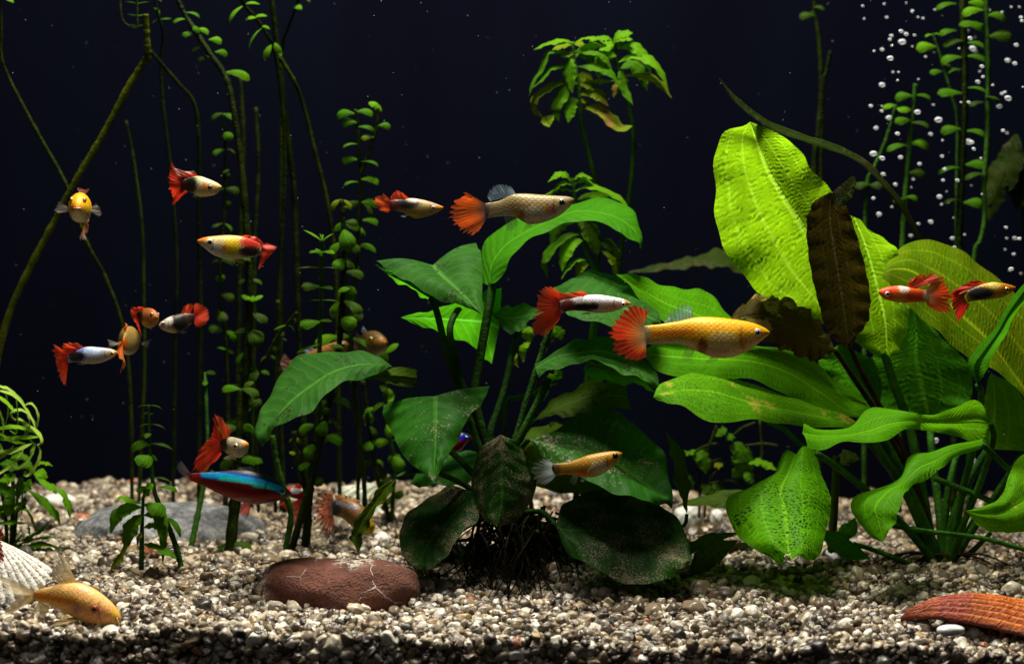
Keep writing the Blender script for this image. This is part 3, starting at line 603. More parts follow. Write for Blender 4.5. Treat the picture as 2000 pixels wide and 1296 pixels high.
sw([(1568,828,1567,845,1578,874,.006,-.006),(1600,834,1605,850,1615,877,.009,-.008),(1657,836,1655,848,1655,863,.014,-.010),(1690,805,1700,840,1710,862,.014,-.008),(1730,794,1735,828,1745,850,.012,-.006),(1772,803,1775,822,1777,838,.004,-.002),(1825,810,1825,825,1822,843,-.001,.002),(1865,795,1868,825,1865,850,-.001,.002),(1900,780,1905,822,1900,862,-.001,.002),(1922,795,1927,825,1925,858,-.001,.002),(1935,828)], 0.046, 0.066, 0.008, -0.006, M_SW, label='twisted bright green leaf')
sw([(1523,897,1555,887,1593,882),(1510,932,1540,925,1605,925),(1460,950,1525,960,1620,965),(1418,980,1533,995,1622,1000),(1432,1030,1538,1035,1613,1035),(1470,1070,1540,1070,1606,1072),(1505,1090,1543,1084,1594,1088),(1528,1100,1547,1092,1576,1097)], 0.066, 0.034, 0.006, 0.004, M_SWS, puff=0.0028, label='drooping bright leaf worn to a net of veins')
sw([(1918,858,1918,866,1917,875),(1862,868,1864,880,1865,892),(1815,880,1828,900,1840,915),(1775,893,1795,915,1812,935),(1757,935,1768,940,1780,947),(1690,957,1735,960,1768,965),(1664,975,1710,990,1757,995),(1672,1010,1715,1015,1748,1015),(1700,1047,1722,1042,1738,1035),(1725,1058)], 0.060, 0.036, 0.006, -0.002, M_SW, label='green leaf bent over in an S')
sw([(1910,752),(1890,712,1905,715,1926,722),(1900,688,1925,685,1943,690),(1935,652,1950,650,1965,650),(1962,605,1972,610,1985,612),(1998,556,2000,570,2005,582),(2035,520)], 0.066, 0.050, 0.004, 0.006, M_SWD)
sw([(1935,728),(1925,760,1940,760,1985,757),(1920,800,1942,800,2005,795),(1920,840,1938,840,2015,840),(1922,872,1935,877,2005,880)], 0.100, 0.105, 0.002, -0.006, M_SW)
sw([(1886,997),(1915,990,1915,1003,1908,1022),(1955,970,1955,1000,1945,1040),(1972,922,1990,985,1990,1037),(2000,885,2030,960,2040,1020),(2060,880,2070,930,2070,980)], 0.036, 0.064, 0.008, -0.004, M_SWF, puff=0.002, label='drooping leaf with yellow blotches')
mleaf(swd, [(1404,152),(1440,197),(1500,242),(1560,266),(1620,285),(1680,312),(1720,350),(1762,402),(1795,465)], 15, 0.062, M_GRY, prof=[(0,.1),(.1,.6),(.3,1),(.6,.9),(.8,.8),(1,.7)], tilt=0.002, d1=0.085, ripple=0.0003, rf=17, label='thin grey-brown strap leaf arching over')
# low blades lying behind
mleaf(swd, [(1560,980),(1480,975),(1400,975),(1325,985)], 34, 0.115, M_ANO, tilt=0.004)
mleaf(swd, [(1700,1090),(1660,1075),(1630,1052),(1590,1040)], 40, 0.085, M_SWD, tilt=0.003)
mleaf(swd, [(1440,1055),(1400,1075),(1370,1098),(1345,1125)], 46, 0.072, M_ANO, tilt=0.003)
mleaf(swd, [(1440,1040),(1390,1052),(1345,1072),(1310,1095)], 26, 0.080, M_ANO, tilt=0.003)
CX, CY = 1845, 1102
for pts, w0, w1, d0, d1 in [
    ([(1728,690),(1747,752),(1765,800),(1782,856),(1799,943),(1817,1047),(1832,CY)], 17, 20, 0.112, 0.098),
    ([(1930,876),(1912,905),(1886,950),(1860,1020),(1850,CY)], 15, 19, 0.105, 0.098),
    ([(1868,890),(1858,930),(1848,985),(1842,CY)], 12, 16, 0.108, 0.100),
    ([(1594,884),(1636,912),(1692,957),(1760,1020),(1830,CY)], 12, 16, 0.066, 0.096),
    ([(1700,845),(1725,890),(1760,945),(1795,1020),(1825,CY)], 13, 18, 0.078, 0.097),
    ([(1494,822),(1532,839),(1563,867),(1600,890)], 9, 11, 0.078, 0.085),
    ([(1824,933),(1886,957),(1940,980),(2010,1010)], 11, 11, 0.085, 0.080),
    ([(1918,866),(1969,915),(2030,960)], 11, 13, 0.060, 0.075),
    ([(1815,815),(1822,900),(1835,1000),(1842,CY)], 14, 19, 0.120, 0.100),
    ([(1910,752),(1917,775),(1905,860),(1880,960),(1856,CY)], 12, 16, 0.066, 0.098),
    ([(2025,800),(2000,880),(1950,960),(1895,1040),(1860,CY)], 14, 17, 0.100, 0.100),
    ([(1935,828),(1940,860),(1915,940),(1875,1040),(1856,CY)], 11, 15, 0.066, 0.096),
    ([(1667,1061),(1712,1075),(1754,1092),(1790,1106)], 9, 12, 0.092, 0.094),
    ([(1700,820),(1740,880),(1780,960),(1820,1050),(1836,CY)], 13, 17, 0.090, 0.099),
    ([(1470,690),(1560,740),(1660,820),(1760,950),(1830,CY)], 10, 15, 0.088, 0.102),
    ([(1780,1030),(1800,1060),(1825,CY)], 16, 20, 0.094, 0.096),
    ([(1905,1010),(1885,1050),(1862,CY)], 14, 18, 0.104, 0.100),
    ([(1935,1040),(1900,1075),(1868,CY)], 9, 14, 0.104, 0.100)]:
    stalk(swd, pts, w0, w1, d0, d1, M_SWP)
stalk(swd, [(1737,1023),(1782,1033),(1851,1042),(1921,1051),(2010,1075)], 11, 9, 0.062, 0.058, M_SWP, name='runner')
for pts, w0, w1, d0, d1 in [([(1659,672),(1668,695),(1690,740),(1722,800),(1765,880),(1800,980),(1835,CY)], 9, 13, 0.086, 0.099), ([(1630,684),(1645,705),(1668,740),(1715,810),(1760,900),(1828,CY)], 9, 12, 0.088, 0.100)]:
    stalk(swd, pts, w0, w1, d0, d1, M_BRP)
for k in range(22):
    x0 = rng.uniform(-0.006, 0.006); a = SB + np.array([x0, rng.uniform(-.004, .004), 0.004]); e = rng.uniform(-1, 1)
    b = SB + np.array([x0 * 2 + e * 0.022, rng.uniform(-.012, .010), 0]); b[2] = float(gz(b[0], b[1])) + 0.0005
    tube('root', [a, (a + b) / 2 + np.array([0, 0, 0.002]), b], [0.0004, 0.00025], M_BRP, swd, n=10, seg=5)
# a separate half-rotten upright stem in the shade of the sword plant
rs = P(1624, 1098, gY(1098)); dst = thing('rotting_stem', rs, 'dark upright rotting stem between drooping net-veined leaf and S-bent leaf', 'plant')
stalk(dst, [(1634,890),(1630,980),(1622,1106)], 14, 18, 0.098, 0.098, M_ANO, name='stem')
mleaf(dst, [(1628,905),(1645,898),(1660,892),(1680,898)], 30, 0.100, M_ANO, tilt=0.003)
mleaf(dst, [(1628,1060),(1650,1040),(1662,1030),(1670,1010)], 34, 0.096, M_SWD, tilt=0.001)

# ------------------------------------------------------------------ stem plants
def unit_leaf(nm, prof, w, droop, cup, n=9, nu=7):
    """a blade of length 1 along +X, drooping towards -Z"""
    V, uv = [], []; ang = 0.0; p = np.array([0.0, 0.0])
    for i in range(n):
        t = i / (n - 1); hw = np.interp(t, [a for a, b in prof], [b for a, b in prof]) * w / 2
        a = droop * (t ** 1.3); 
        if i: p = p + np.array([math.cos(a), -math.sin(a)]) / (n - 1)
        for j in range(nu):
            u = j / (nu - 1) * 2 - 1
            z = cup * (1 - u * u) * hw * 1.2; nx, nz = math.sin(a), math.cos(a)
            V.append((p[0] + nx * z, u * hw, p[1] + nz * z)); uv.append(((u + 1) / 2, t))
    me = bpy.data.meshes.new(nm); me.from_pydata(V, [], grid_faces(n, nu))
    l = me.uv_layers.new(name='UVMap'); idx = np.empty(len(me.loops), np.int32); me.loops.foreach_get('vertex_index', idx)
    l.data.foreach_set('uv', np.array(uv, np.float32)[idx].ravel()); me.polygons.foreach_set('use_smooth', np.ones(len(me.polygons), bool)); me.update()
    return me
OBOV = [(0, .16), (.15, .34), (.4, .72), (.68, 1), (.88, .82), (.97, .42), (1, .1)]
SL = dict(veins='pinnate', freq=3.0, bump=0.3)
M_B1 = leaf_mat('stem_leaf_green', (0.040, 0.110, 0.007), (0.055, 0.130, 0.009), (0.07, 0.15, 0.015), 0.40, (0.11, 0.25, 0.01), **SL)
M_B2 = leaf_mat('stem_leaf_lime', (0.080, 0.19, 0.009), (0.105, 0.22, 0.011), (0.13, 0.26, 0.02), 0.42, (0.20, 0.40, 0.012), **SL)
M_B3 = leaf_mat('stem_leaf_dull', (0.022, 0.045, 0.008), (0.036, 0.060, 0.010), (0.045, 0.085, 0.02), 0.30, (0.06, 0.12, 0.02), spots=0.2, **SL)
M_B4 = leaf_mat('stem_leaf_yellow', (0.11, 0.165, 0.011), (0.14, 0.15, 0.012), (0.17, 0.21, 0.02), 0.42, (0.25, 0.30, 0.012), patch=(0.22, 0.12, 0.03), **SL)
M_ST1 = stem_mat('stem_olive', (0.016, 0.027, 0.002), (0.030, 0.046, 0.003))
M_ST2 = stem_mat('stem_green', (0.022, 0.072, 0.006), (0.034, 0.095, 0.008))
M_ST3 = stem_mat('stem_dark', (0.007, 0.014, 0.001), (0.014, 0.024, 0.002))
M_ST4 = stem_mat('stem_tan_olive', (0.042, 0.058, 0.003), (0.066, 0.080, 0.005))
UL = {}
for mk, mm in (('green', M_B1), ('lime', M_B2), ('dull', M_B3), ('yellow', M_B4)):
    for sk, (pf, w) in (('round', (OBOV, 0.66)), ('lance', (LANCE, 0.27)), ('oval', (OVAL, 0.44))):
        for di, dr in enumerate((0.35, 0.9, 1.5)):
            me = unit_leaf('leaf', pf, w, dr, 0.35 if sk == 'round' else 0.15); me.materials.append(mm); UL[mk, sk, di] = me
def put_leaf(parent, p, az, el, length, mk, sk, di, roll=None):
    if sk == 'round': length *= 1.18
    if roll is None: roll = (-1 if math.cos(az) > 0 else 1) * rng.uniform(-1.15, -0.1) * (1 if sk != 'lance' else .4)
    o = bpy.data.objects.new('leaf', UL[mk, sk, di]); C.objects.link(o); o.parent = parent
    o.location = Vector(p) - parent.location; o.rotation_euler = Euler((roll, -el, az), 'XYZ'); o.scale = (length,) * 3
    return o
def stem_plant(name, label, pts, depth, w0, w1, stem_m, leaves=None, group=None, seed=0, root_px=None, top=None, cat='plant'):
    """pts from the top down in photo pixels; leaves: list of (t0, t1, step px, size px, material, shape, keep)"""
    r = np.random.RandomState(seed + 11); d = depth if isinstance(depth, (list, tuple)) else (depth, depth)
    n = len(pts); ds = np.linspace(d[0], d[1], n); q = [P(x, y, ds[i]) for i, (x, y) in enumerate(pts)]
    b = q[-1]
    pl = thing(name, b, label, cat, group)
    s = K * (1 + float(np.mean(ds)) / CD)
    tube('stem', q, [w0 * s / 2, w1 * s / 2], stem_m, pl, n=max(24, n * 9), bumps=0.085)
    c = cr(np.array(q), 200); L = np.concatenate([[0], np.cumsum(np.linalg.norm(np.diff(c, axis=0), axis=1))])
    for (t0, t1, step, size, mk, sk, keep) in leaves or []:
        x = t0 * L[-1]; k = r.randint(2)
        while x < t1 * L[-1]:
            i = int(np.searchsorted(L, x)); i = min(i, 199); p = c[i]; k += 1
            a0 = (0.0 if k % 2 == 0 else math.pi / 2) + r.uniform(-0.45, 0.45)
            for h in (0, 1):
                if r.rand() > keep: continue
                sz = size * s * r.uniform(0.9, 1.35); ms = mk if isinstance(mk, str) else mk[r.randint(len(mk))]
                put_leaf(pl, p, a0 + h * math.pi + r.uniform(-.2, .2), r.uniform(-0.45, 0.35), sz, ms, sk, r.randint(0, 3))
            x += step * s * r.uniform(0.8, 1.2)
    if top:
        nn, size, mk, sk = top
        for h in range(nn):
            put_leaf(pl, q[0], h * 2 * math.pi / nn + r.uniform(-.3, .3), r.uniform(0.35, 0.95), size * s * r.uniform(.7, 1.1), mk, sk, 0)
    return pl
# --- left thicket
stem_plant('bare_stem', 'thick slanting olive branch, leafless, behind the outward-facing yellow guppy', [(284,28),(286,60),(288,95),(288,112),(279,126),(250,172),(200,265),(145,358),(110,425),(60,520),(18,612),(-8,720),(-20,860),(-25,1020)], (0.120, 0.135), 13, 15, M_ST4)
stem_plant('bare_stem', 'thin drooping olive stem crossing the slanting branch', [(0,-10),(2,60),(6,125),(60,235),(130,362),(168,470),(205,540),(240,640),(255,780),(258,1010)], (0.14, 0.17), 6, 8, M_ST1, [(0.0, 0.02, 30, 32, 'lime', 'oval', 1)])
stem_plant('bare_stem', 'thin leafless stem with broken top in front of bare wall', [(246,236),(262,320),(278,450),(281,600),(282,720),(276,870),(270,1008)], (0.165, 0.175), 6, 8, M_ST1)
sp = stem_plant('stem_plant', 'thin stem with whorls of narrow leaflets at the water top', [(268,-5),(268,30),(266,55),(240,40),(234,-5)], (0.13, 0.13), 4, 4, M_ST1)
for yy, ln in ((8, 24), (32, 20), (52, 18)):
    for az in (0.1, 3.2, 1.6): put_leaf(sp, P(268, yy, 0.13), az, 0.35, ln * K * 1.2, 'green', 'lance', 0)
stem_plant('stem_plant', 'dim curving stem hanging from the branch fork', [(290,95),(318,128),(350,165),(380,205),(389,290),(388,420),(392,600),(390,760),(388,1000)], (0.150, 0.175), 7, 9, M_ST3)
stem_plant('stem_plant', 'long dim straight stem beside the fork-tailed guppy', [(300,-6),(312,40),(318,68),(314,130),(320,220),(333,330),(345,500),(342,700),(338,1000)], (0.155, 0.18), 5, 8, M_ST3, [(0.0, 0.05, 22, 20, 'green', 'lance', .9)])
p7 = stem_plant('stem_plant', 'tall fuzzy dark stem with few round lime leaves near top', [(345,-6),(362,30),(382,62),(410,105),(436,142),(450,182),(466,280),(480,420),(487,560),(482,700),(472,880),(452,1080)], (0.135, 0.125), 9, 17, M_ST3, [(0.45, 0.8, 40, 24, 'dull', 'round', .5)], seed=3)
for x, y, az, ln, mk in ((362,25,0.2,26,'green'),(366,38,3.4,26,'green'),(384,58,0.3,24,'lime'),(380,66,3.6,22,'green'),(404,92,3.2,28,'dull'),(408,78,0.1,24,'lime'),(420,102,0.2,24,'green'),(412,112,3.3,24,'dull'),(440,142,0.05,44,'lime'),(392,60,4.6,22,'green')):
    put_leaf(p7, P(x, y, 0.134), az, 0.1, ln * K * 1.22, mk, 'round', 1)
stem_plant('stem_plant', 'very tall dim green stem rising past the top of the water', [(530,-8),(540,80),(551,180),(566,300),(576,400),(582,600),(592,800),(600,1005)], (0.150, 0.165), 11, 12, M_ST3, seed=4)
stem_plant('bare_stem', 'leafless olive stem arching off the very tall green one', [(545,110),(575,160),(592,205),(616,300),(640,400),(655,520),(660,700),(664,1000)], (0.15, 0.175), 8, 9, M_ST1)
p10 = stem_plant('stem_plant', 'sprig with slender lime leaves drooping at the water top', [(470,-6),(478,12),(500,36),(522,70),(536,100),(548,180),(556,330),(540,700),(538,1000)], (0.13, 0.16), 7, 8, M_ST3, None)
for x, y, az, el, ln, sh in ((474,12,3.4,-.5,44,'oval'),(480,8,0.2,.4,30,'oval'),(498,34,0.1,.5,26,'oval'),(498,34,3.0,.1,24,'oval'),(500,36,4.4,.2,26,'oval'),(512,55,3.5,-.6,52,'lance'),(512,52,0.4,.1,20,'oval'),(530,88,3.6,-.9,34,'oval'),(536,84,5.4,-.9,30,'oval')):
    put_leaf(p10, P(x, y, 0.13), az, el, ln * K * 1.22, 'lime', sh, 1)
stem_plant('stem_plant', 'short thin twig at the water top beside the slender lime sprig', [(586,-8),(572,30),(560,62),(552,92),(550,200),(548,1000)], (0.16, 0.185), 5, 7, M_ST3, [(0.0, 0.06, 26, 24, 'lime', 'oval', .7)])
stem_plant('stem_plant', 'mossy small-leaved stem behind the orange headed guppy', [(436,222),(440,300),(438,420),(430,520),(432,600),(440,650),(445,800),(440,1000)], (0.15, 0.16), 5, 10, M_ST3, [(0.0, 0.62, 36, 22, ('dull', 'green', 'dull'), 'round', .75)], seed=5)
pa = stem_plant('stem_plant', 'stem of two shoots carrying neat pairs of cupped green leaves', [(694,214),(698,250),(702,310),(706,350),(700,450),(692,560),(686,680),(700,820),(712,960),(708,1010)], (0.125, 0.14), 7, 10, M_ST1, [(0.22, 0.62, 48, 30, ('green', 'green', 'dull'), 'round', .8)], seed=8)
tube('shoot', [P(738,205,.125), P(735,250,.125), P(722,290,.125), P(704,345,.126)], [0.0005, 0.0006], M_ST1, pa)
for x, y, az, ln, mk in ((692,222,3.2,32,'green'),(697,218,0.1,30,'green'),(697,240,3.2,28,'green'),(700,248,0.0,28,'green'),(736,205,4.7,30,'lime'),(738,206,1.5,28,'lime'),(738,246,0.1,24,'green'),(730,268,3.5,22,'yellow'),(698,282,3.2,26,'green'),(698,312,3.2,28,'green'),(706,316,0.1,30,'green'),(706,350,0.1,32,'lime'),(700,356,3.3,26,'green'),(706,396,0.1,30,'green'),(708,430,0.2,30,'green')):
    put_leaf(pa, P(x, y, 0.124), az, 0.15, ln * K * 1.21, mk, 'round', 1)
pb = stem_plant('stem_plant', 'bright straight green stem with V-shaped sprout on top', [(629,468),(627,560),(624,690),(622,800),(610,920),(598,1062)], (0.096, 0.128), 8, 13, M_ST2, [(0.36, 0.50, 38, 30, ('dull', 'green'), 'round', .7)], seed=9)
for x, y, az, el, ln, sh, mk in ((628,470,3.1,.7,42,'lance','lime'),(630,470,0.1,.75,26,'lance','lime'),(629,470,4.4,1.2,16,'lance','lime'),(629,470,1.4,1.2,16,'lance','lime'),(629,492,3.3,.1,22,'round','green'),(629,492,0.2,.1,22,'round','lime'),(629,494,4.6,.1,26,'round','green'),(627,523,3.2,.15,46,'lance','dull'),(627,523,0.0,.15,34,'lance','dull'),(626,560,3.5,.1,32,'round','dull'),(626,562,0.3,.1,22,'round','green'),(626,586,3.2,.1,26,'lance','green'),(627,586,0.0,.1,34,'lance','green'),(625,628,3.7,-.1,36,'round','green'),(625,626,0.2,.1,24,'oval','green'),(624,672,3.3,-.2,48,'oval','green')):
    put_leaf(pb, P(x, y, 0.095), az, el, ln * K * 1.16, mk, sh, 0)
stem_plant('stem_plant', 'thick dark stem crowded with round leaves behind the V-topped stem', [(667,390),(671,440),(672,520),(668,600),(660,690),(640,800),(610,930),(566,1085)], (0.115, 0.115), 9, 15, M_ST3, [(0.0, 0.10, 22, 22, ('dull', 'yellow', 'dull'), 'round', .8), (0.08, 0.45, 30, 36, ('green', 'lime', 'dull', 'green'), 'round', .85), (0.45, 0.72, 42, 34, ('dull', 'green'), 'round', .7)], seed=15)
stem_plant('stem_plant', 'stem topped by a small bright tuft above the flaring-fin guppy', [(492,588),(488,640),(482,700),(476,780),(470,880),(462,1000)], (0.125, 0.14), 9, 10, M_ST1, [(0.05, 0.75, 34, 34, ('dull', 'green', 'dull'), 'round', .7)], seed=17, top=(5, 26, 'lime', 'oval'))
stem_plant('bare_stem', 'cut-off leafless green stem behind the slanting leafy twig', [(543,586),(545,650),(546,740),(550,860),(556,1000)], (0.14, 0.15), 9, 9, M_ST1)
stem_plant('stem_plant', 'slanting leafy twig with pale buds beside the cut-off stem', [(580,610),(562,632),(545,652),(525,690),(505,732),(500,820),(505,1000)], (0.128, 0.15), 7, 6, M_ST1, [(0.03, 0.40, 22, 20, ('dull', 'lime', 'dull', 'green'), 'oval', .75)], seed=20)
stem_plant('stem_plant', 'low shadowed stem with wide dull leaves behind the red fins', [(400,728),(402,760),(405,850),(402,920),(385,1010),(368,1092)], (0.135, 0.112), 5, 13, M_ST2, [(0.0, 0.10, 22, 22, ('green', 'dull'), 'oval', .9)], seed=21)
stem_plant('stem_plant', 'stubby thick stem with curled leaf foot standing on gravel', [(470,760),(466,860),(458,960),(448,1082)], (0.118, 0.118), 12, 22, M_ST1, [(0.0, 0.55, 36, 34, ('dull', 'dull', 'green'), 'round', .8), (0.93, 1.0, 20, 34, 'dull', 'round', 1)], seed=23)
stem_plant('stem_plant', 'bowed dark stem rooted beside the dotted-tail guppy', [(532,850),(540,900),(556,960),(568,1010),(553,1090)], (0.11, 0.113), 11, 13, M_ST2, [(0.0, 0.35, 30, 26, ('dull', 'green'), 'oval', .6)], seed=24)
stem_plant('stem_plant', 'knobbly stem with pale bud under the long nibbled leaf', [(574,842),(580,890),(596,950),(604,1000),(600,1062)], (0.120, 0.125), 12, 13, M_ST1, [(0.05, 0.25, 26, 14, 'yellow', 'round', .8)], seed=25)
stem_plant('stem_plant', 'stem with pairs of small round leaves beside the knobbly stem', [(622,760),(618,830),(612,900),(604,970),(595,1068)], (0.118, 0.120), 10, 16, M_ST3, [(0.0, 0.62, 36, 30, ('green', 'dull', 'green'), 'round', .8)], seed=27)
stem_plant('bare_stem', 'slim leafless stem standing before the folded white shell', [(688,742),(698,830),(702,900),(699,958),(700,1012)], (0.155, 0.165), 8, 9, M_ST1)
stem_plant('stem_plant', 'stem with little side buds beside the folded white shell', [(708,742),(722,840),(737,930),(752,985),(764,1030)], (0.145, 0.155), 9, 11, M_ST1, [(0.2, 0.9, 34, 24, ('green', 'dull', 'lime'), 'round', .55)], seed=31)
stem_plant('stem_plant', 'leafy stem rising behind the speckled drooping leaf', [(752,690),(754,740),(756,820),(770,900),(768,960),(764,1028)], (0.15, 0.155), 7, 9, M_ST2, [(0.0, 0.85, 34, 28, ('green', 'lime', 'dull'), 'round', .75)], seed=33, top=(2, 34, 'lime', 'oval'))
stem_plant('stem_plant', 'dim stem far back between the black guppy and the mossy stem', [(470,150),(476,300),(470,480),(466,700),(462,1000)], (0.195, 0.2), 8, 9, M_ST3, seed=35)
stem_plant('stem_plant', 'thinnest dim stem far back behind the very tall green one', [(500,210),(505,330),(498,480),(496,700),(492,1000)], (0.2, 0.2), 7, 8, M_ST3, seed=36)
# --- small shoots by the grey stone
pc = stem_plant('stem_plant', 'slender shoot with spaced leaf pairs in front of the grey stone', [(290,790),(292,850),(296,910),(302,960),(322,1010),(342,1062),(356,1114)], (0.082, 0.084), 5, 13, M_ST2, None)
for x, y, az, el, ln, sh, mk in ((290,792,3.1,.25,24,'lance','green'),(290,792,0.05,.2,28,'lance','green'),(290,806,3.3,.2,10,'oval','green'),(291,808,.2,.2,10,'oval','green'),(292,828,3.1,.1,24,'lance','green'),(292,828,0.1,.1,34,'lance','dull'),(293,846,3.2,.1,20,'oval','dull'),(293,846,4.6,.1,28,'oval','dull'),(294,868,3.1,.1,38,'round','green'),(294,866,0.1,.1,48,'lance','dull'),(296,893,4.6,.1,46,'round','green'),(296,893,1.5,.2,30,'round','green'),(298,936,3.3,.1,34,'lance','dull'),(300,932,0.1,.1,38,'lance','dull'),(300,955,3.3,.3,30,'round','green'),(308,952,0.1,.2,34,'round','green'),(318,985,4.7,.1,52,'round','green'),(326,1010,0.2,-.6,52,'oval','green')):
    put_leaf(pc, P(x, y, 0.082), az, el, ln * K * 1.14, mk, sh, 1)
pd = thing('stem_plant', P(276, 1106, 0.080), 'short plant with drooping willow-like leaves on the gravel', 'plant')
stalk(pd, [(280,968),(278,1010),(277,1060),(276,1112)], 6, 11, .080, .080, M_ST2, 'stem')
for pts, w, mk in (([(277,983),(255,978),(238,972),(228,972)],9,M_B2),([(278,990),(250,992),(226,1010),(216,1042)],26,M_B1),([(278,1004),(262,1020),(250,1045),(246,1072)],30,M_B1),([(248,1050),(240,1080),(226,1100),(216,1112)],13,M_B4),([(280,985),(300,990),(318,1008),(328,1030)],22,M_B1),([(280,1006),(305,1005),(318,1040),(318,1100)],24,M_B1),([(279,1030),(300,1026),(325,1035)],12,M_B1),([(278,1062),(300,1066),(330,1080),(345,1090)],14,M_B1),([(278,1038),(272,1050),(268,1064)],8,M_B4),([(282,962),(292,950),(300,945)],16,M_B1),([(279,972),(286,960),(283,948)],14,M_B1)):
    mleaf(pd, pts, w, .078, mk, tilt=.004, ripple=.0003)
# --- middle willow-leaved stems
def willow(label, stem, leaves, d, sm=M_ST2):
    pl = thing('willow_leaf_plant', P(*stem[-1], d), label, 'plant')
    stalk(pl, stem, 8, 10, d, d, sm, 'stem', bumps=0.03)
    for pts, w, mk, dd in leaves: mleaf(pl, pts, w, d + dd, mk, tilt=.003, d1=d + dd * 1.8, ripple=.0004)
willow('tall stem carrying an umbrella of long curved leaves, darker of the two', [(1119,82),(1121,120),(1130,165),(1136,240),(1150,300),(1161,355),(1165,440),(1168,560),(1150,800),(1120,1010)], [
    ([(1118,84),(1100,80),(1070,86),(1042,98)],7,M_B2,-.002),([(1116,88),(1104,88),(1090,92),(1079,98)],12,M_B4,-.004),([(1122,86),(1132,86),(1140,84)],11,M_B4,-.004),([(1122,84),(1142,76),(1165,76),(1185,88)],4,M_B2,.001),([(1120,104),(1090,102),(1070,105),(1058,135),(1040,165),(1034,188)],9,M_B1,-.003),([(1122,102),(1145,92),(1165,90),(1182,94)],13,M_B2,.002),
    ([(1120,106),(1108,108),(1094,111)],8,M_B4,-.003),([(1123,112),(1140,104),(1152,112),(1158,130)],24,M_B1,.003),([(1122,118),(1114,124),(1113,150),(1118,182)],28,M_B1,-.006),([(1124,104),(1165,105),(1185,120),(1198,148)],10,M_B1,-.003),
    ([(1122,128),(1095,130),(1075,136),(1055,158),(1040,172)],9,M_B1,-.004),([(1128,130),(1160,132),(1190,142),(1212,170)],16,M_B1,-.005),([(1126,160),(1095,162),(1072,172),(1055,182),(1042,204),(1050,222),(1059,228)],15,M_B4,-.003),([(1059,228),(1068,236),(1082,226)],22,M_B4,-.004),
    ([(1128,164),(1108,162),(1096,190),(1086,212),(1092,238)],26,M_B1,-.004),([(1130,196),(1118,200),(1112,220),(1110,240)],26,M_B1,-.006),([(1130,160),(1142,150),(1158,156)],22,M_B4,.002),([(1132,165),(1150,166),(1164,178)],18,M_B4,-.003),([(1132,160),(1158,160),(1180,160),(1200,158)],8,M_B4,-.002),
    ([(1134,186),(1155,180),(1172,188),(1188,208)],24,M_B4,-.004),([(1138,212),(1165,212),(1190,230),(1212,250),(1235,246)],24,M_B4,-.005),([(1134,194),(1144,200),(1142,208)],12,M_B4,-.003)], 0.130)
willow('tall stem carrying an umbrella of long curved leaves, brighter and more upright', [(1200,84),(1202,110),(1208,135),(1222,180),(1232,225),(1237,270),(1234,340),(1226,400),(1214,480),(1205,560),(1185,800),(1170,1006)], [
    ([(1199,86),(1206,72),(1222,66),(1236,65)],16,M_B2,-.002),([(1202,82),(1218,76),(1236,78)],9,M_B2,-.004),([(1198,86),(1188,76),(1168,75),(1150,82)],8,M_B2,-.002),([(1199,88),(1188,90),(1170,98)],20,M_B2,-.006),([(1204,90),(1210,88),(1218,88)],12,M_B1,-.002),([(1206,94),(1235,92),(1258,110),(1272,145)],22,M_B2,-.004),
    ([(1208,122),(1235,110),(1268,118),(1290,140),(1304,172)],16,M_B2,-.006),([(1212,134),(1235,126),(1255,150),(1264,178)],24,M_B1,.003),([(1222,148),(1260,148),(1290,165),(1312,192)],15,M_B4,-.004),([(1210,138),(1214,150),(1220,175),(1236,205)],20,M_B1,-.006),([(1204,110),(1185,108),(1172,130),(1170,155)],28,M_B2,-.002),([(1218,160),(1205,170),(1198,192)],16,M_B4,.003)], 0.140)
willow('lower stem with arched willow leaves behind the broad arched leaf', [(1118,348),(1122,380),(1126,420),(1140,470),(1152,510),(1165,550),(1150,700),(1120,1010)], [
    ([(1116,356),(1104,342),(1088,342),(1070,356)],12,M_B2,-.003),([(1117,360),(1098,358),(1078,376)],8,M_B2,-.003),([(1117,374),(1095,370),(1062,382)],6,M_B2,-.002),([(1121,352),(1135,342),(1158,350)],7,M_B2,-.003),([(1122,360),(1140,352),(1162,362)],9,M_B2,-.002),([(1124,374),(1145,364),(1180,372),(1215,392),(1234,420)],10,M_B2,-.004),([(1126,390),(1150,382),(1175,380),(1190,384)],14,M_B2,.002),
    ([(1128,432),(1102,432),(1085,450),(1076,480)],26,M_B1,.002),([(1132,458),(1105,462),(1075,490),(1063,515),(1071,545)],16,M_B1,-.002),([(1138,470),(1118,475),(1102,500),(1098,530)],26,M_B2,-.003),([(1145,508),(1128,508),(1108,525),(1096,546)],7,M_B2,-.003),([(1150,516),(1135,520),(1126,540)],20,M_B4,-.002),([(1128,435),(1145,440),(1160,470),(1168,500)],34,M_B3,-.002),([(1165,472),(1185,475),(1203,495),(1212,515)],22,M_B3,.002),([(1176,490),(1192,502),(1200,520),(1200,540)],13,M_B4,-.003)], 0.125)
willow('low yellow-green willow sprig under the fan-tailed white guppy', [(1085,640),(1075,660),(1055,700),(1040,760),(1020,820),(1040,1010)], [
    ([(1040,640),(1032,650),(1036,670)],24,M_B2,0),([(1068,640),(1075,655),(1068,672)],20,M_B2,0),([(1082,636),(1092,650),(1096,664)],22,M_B2,0),([(1036,668),(1022,680),(1022,708)],14,M_B2,0),([(1060,665),(1062,680),(1058,692)],14,M_B2,0),([(1010,690),(1006,705),(1012,718)],7,M_B4,0)], 0.135)
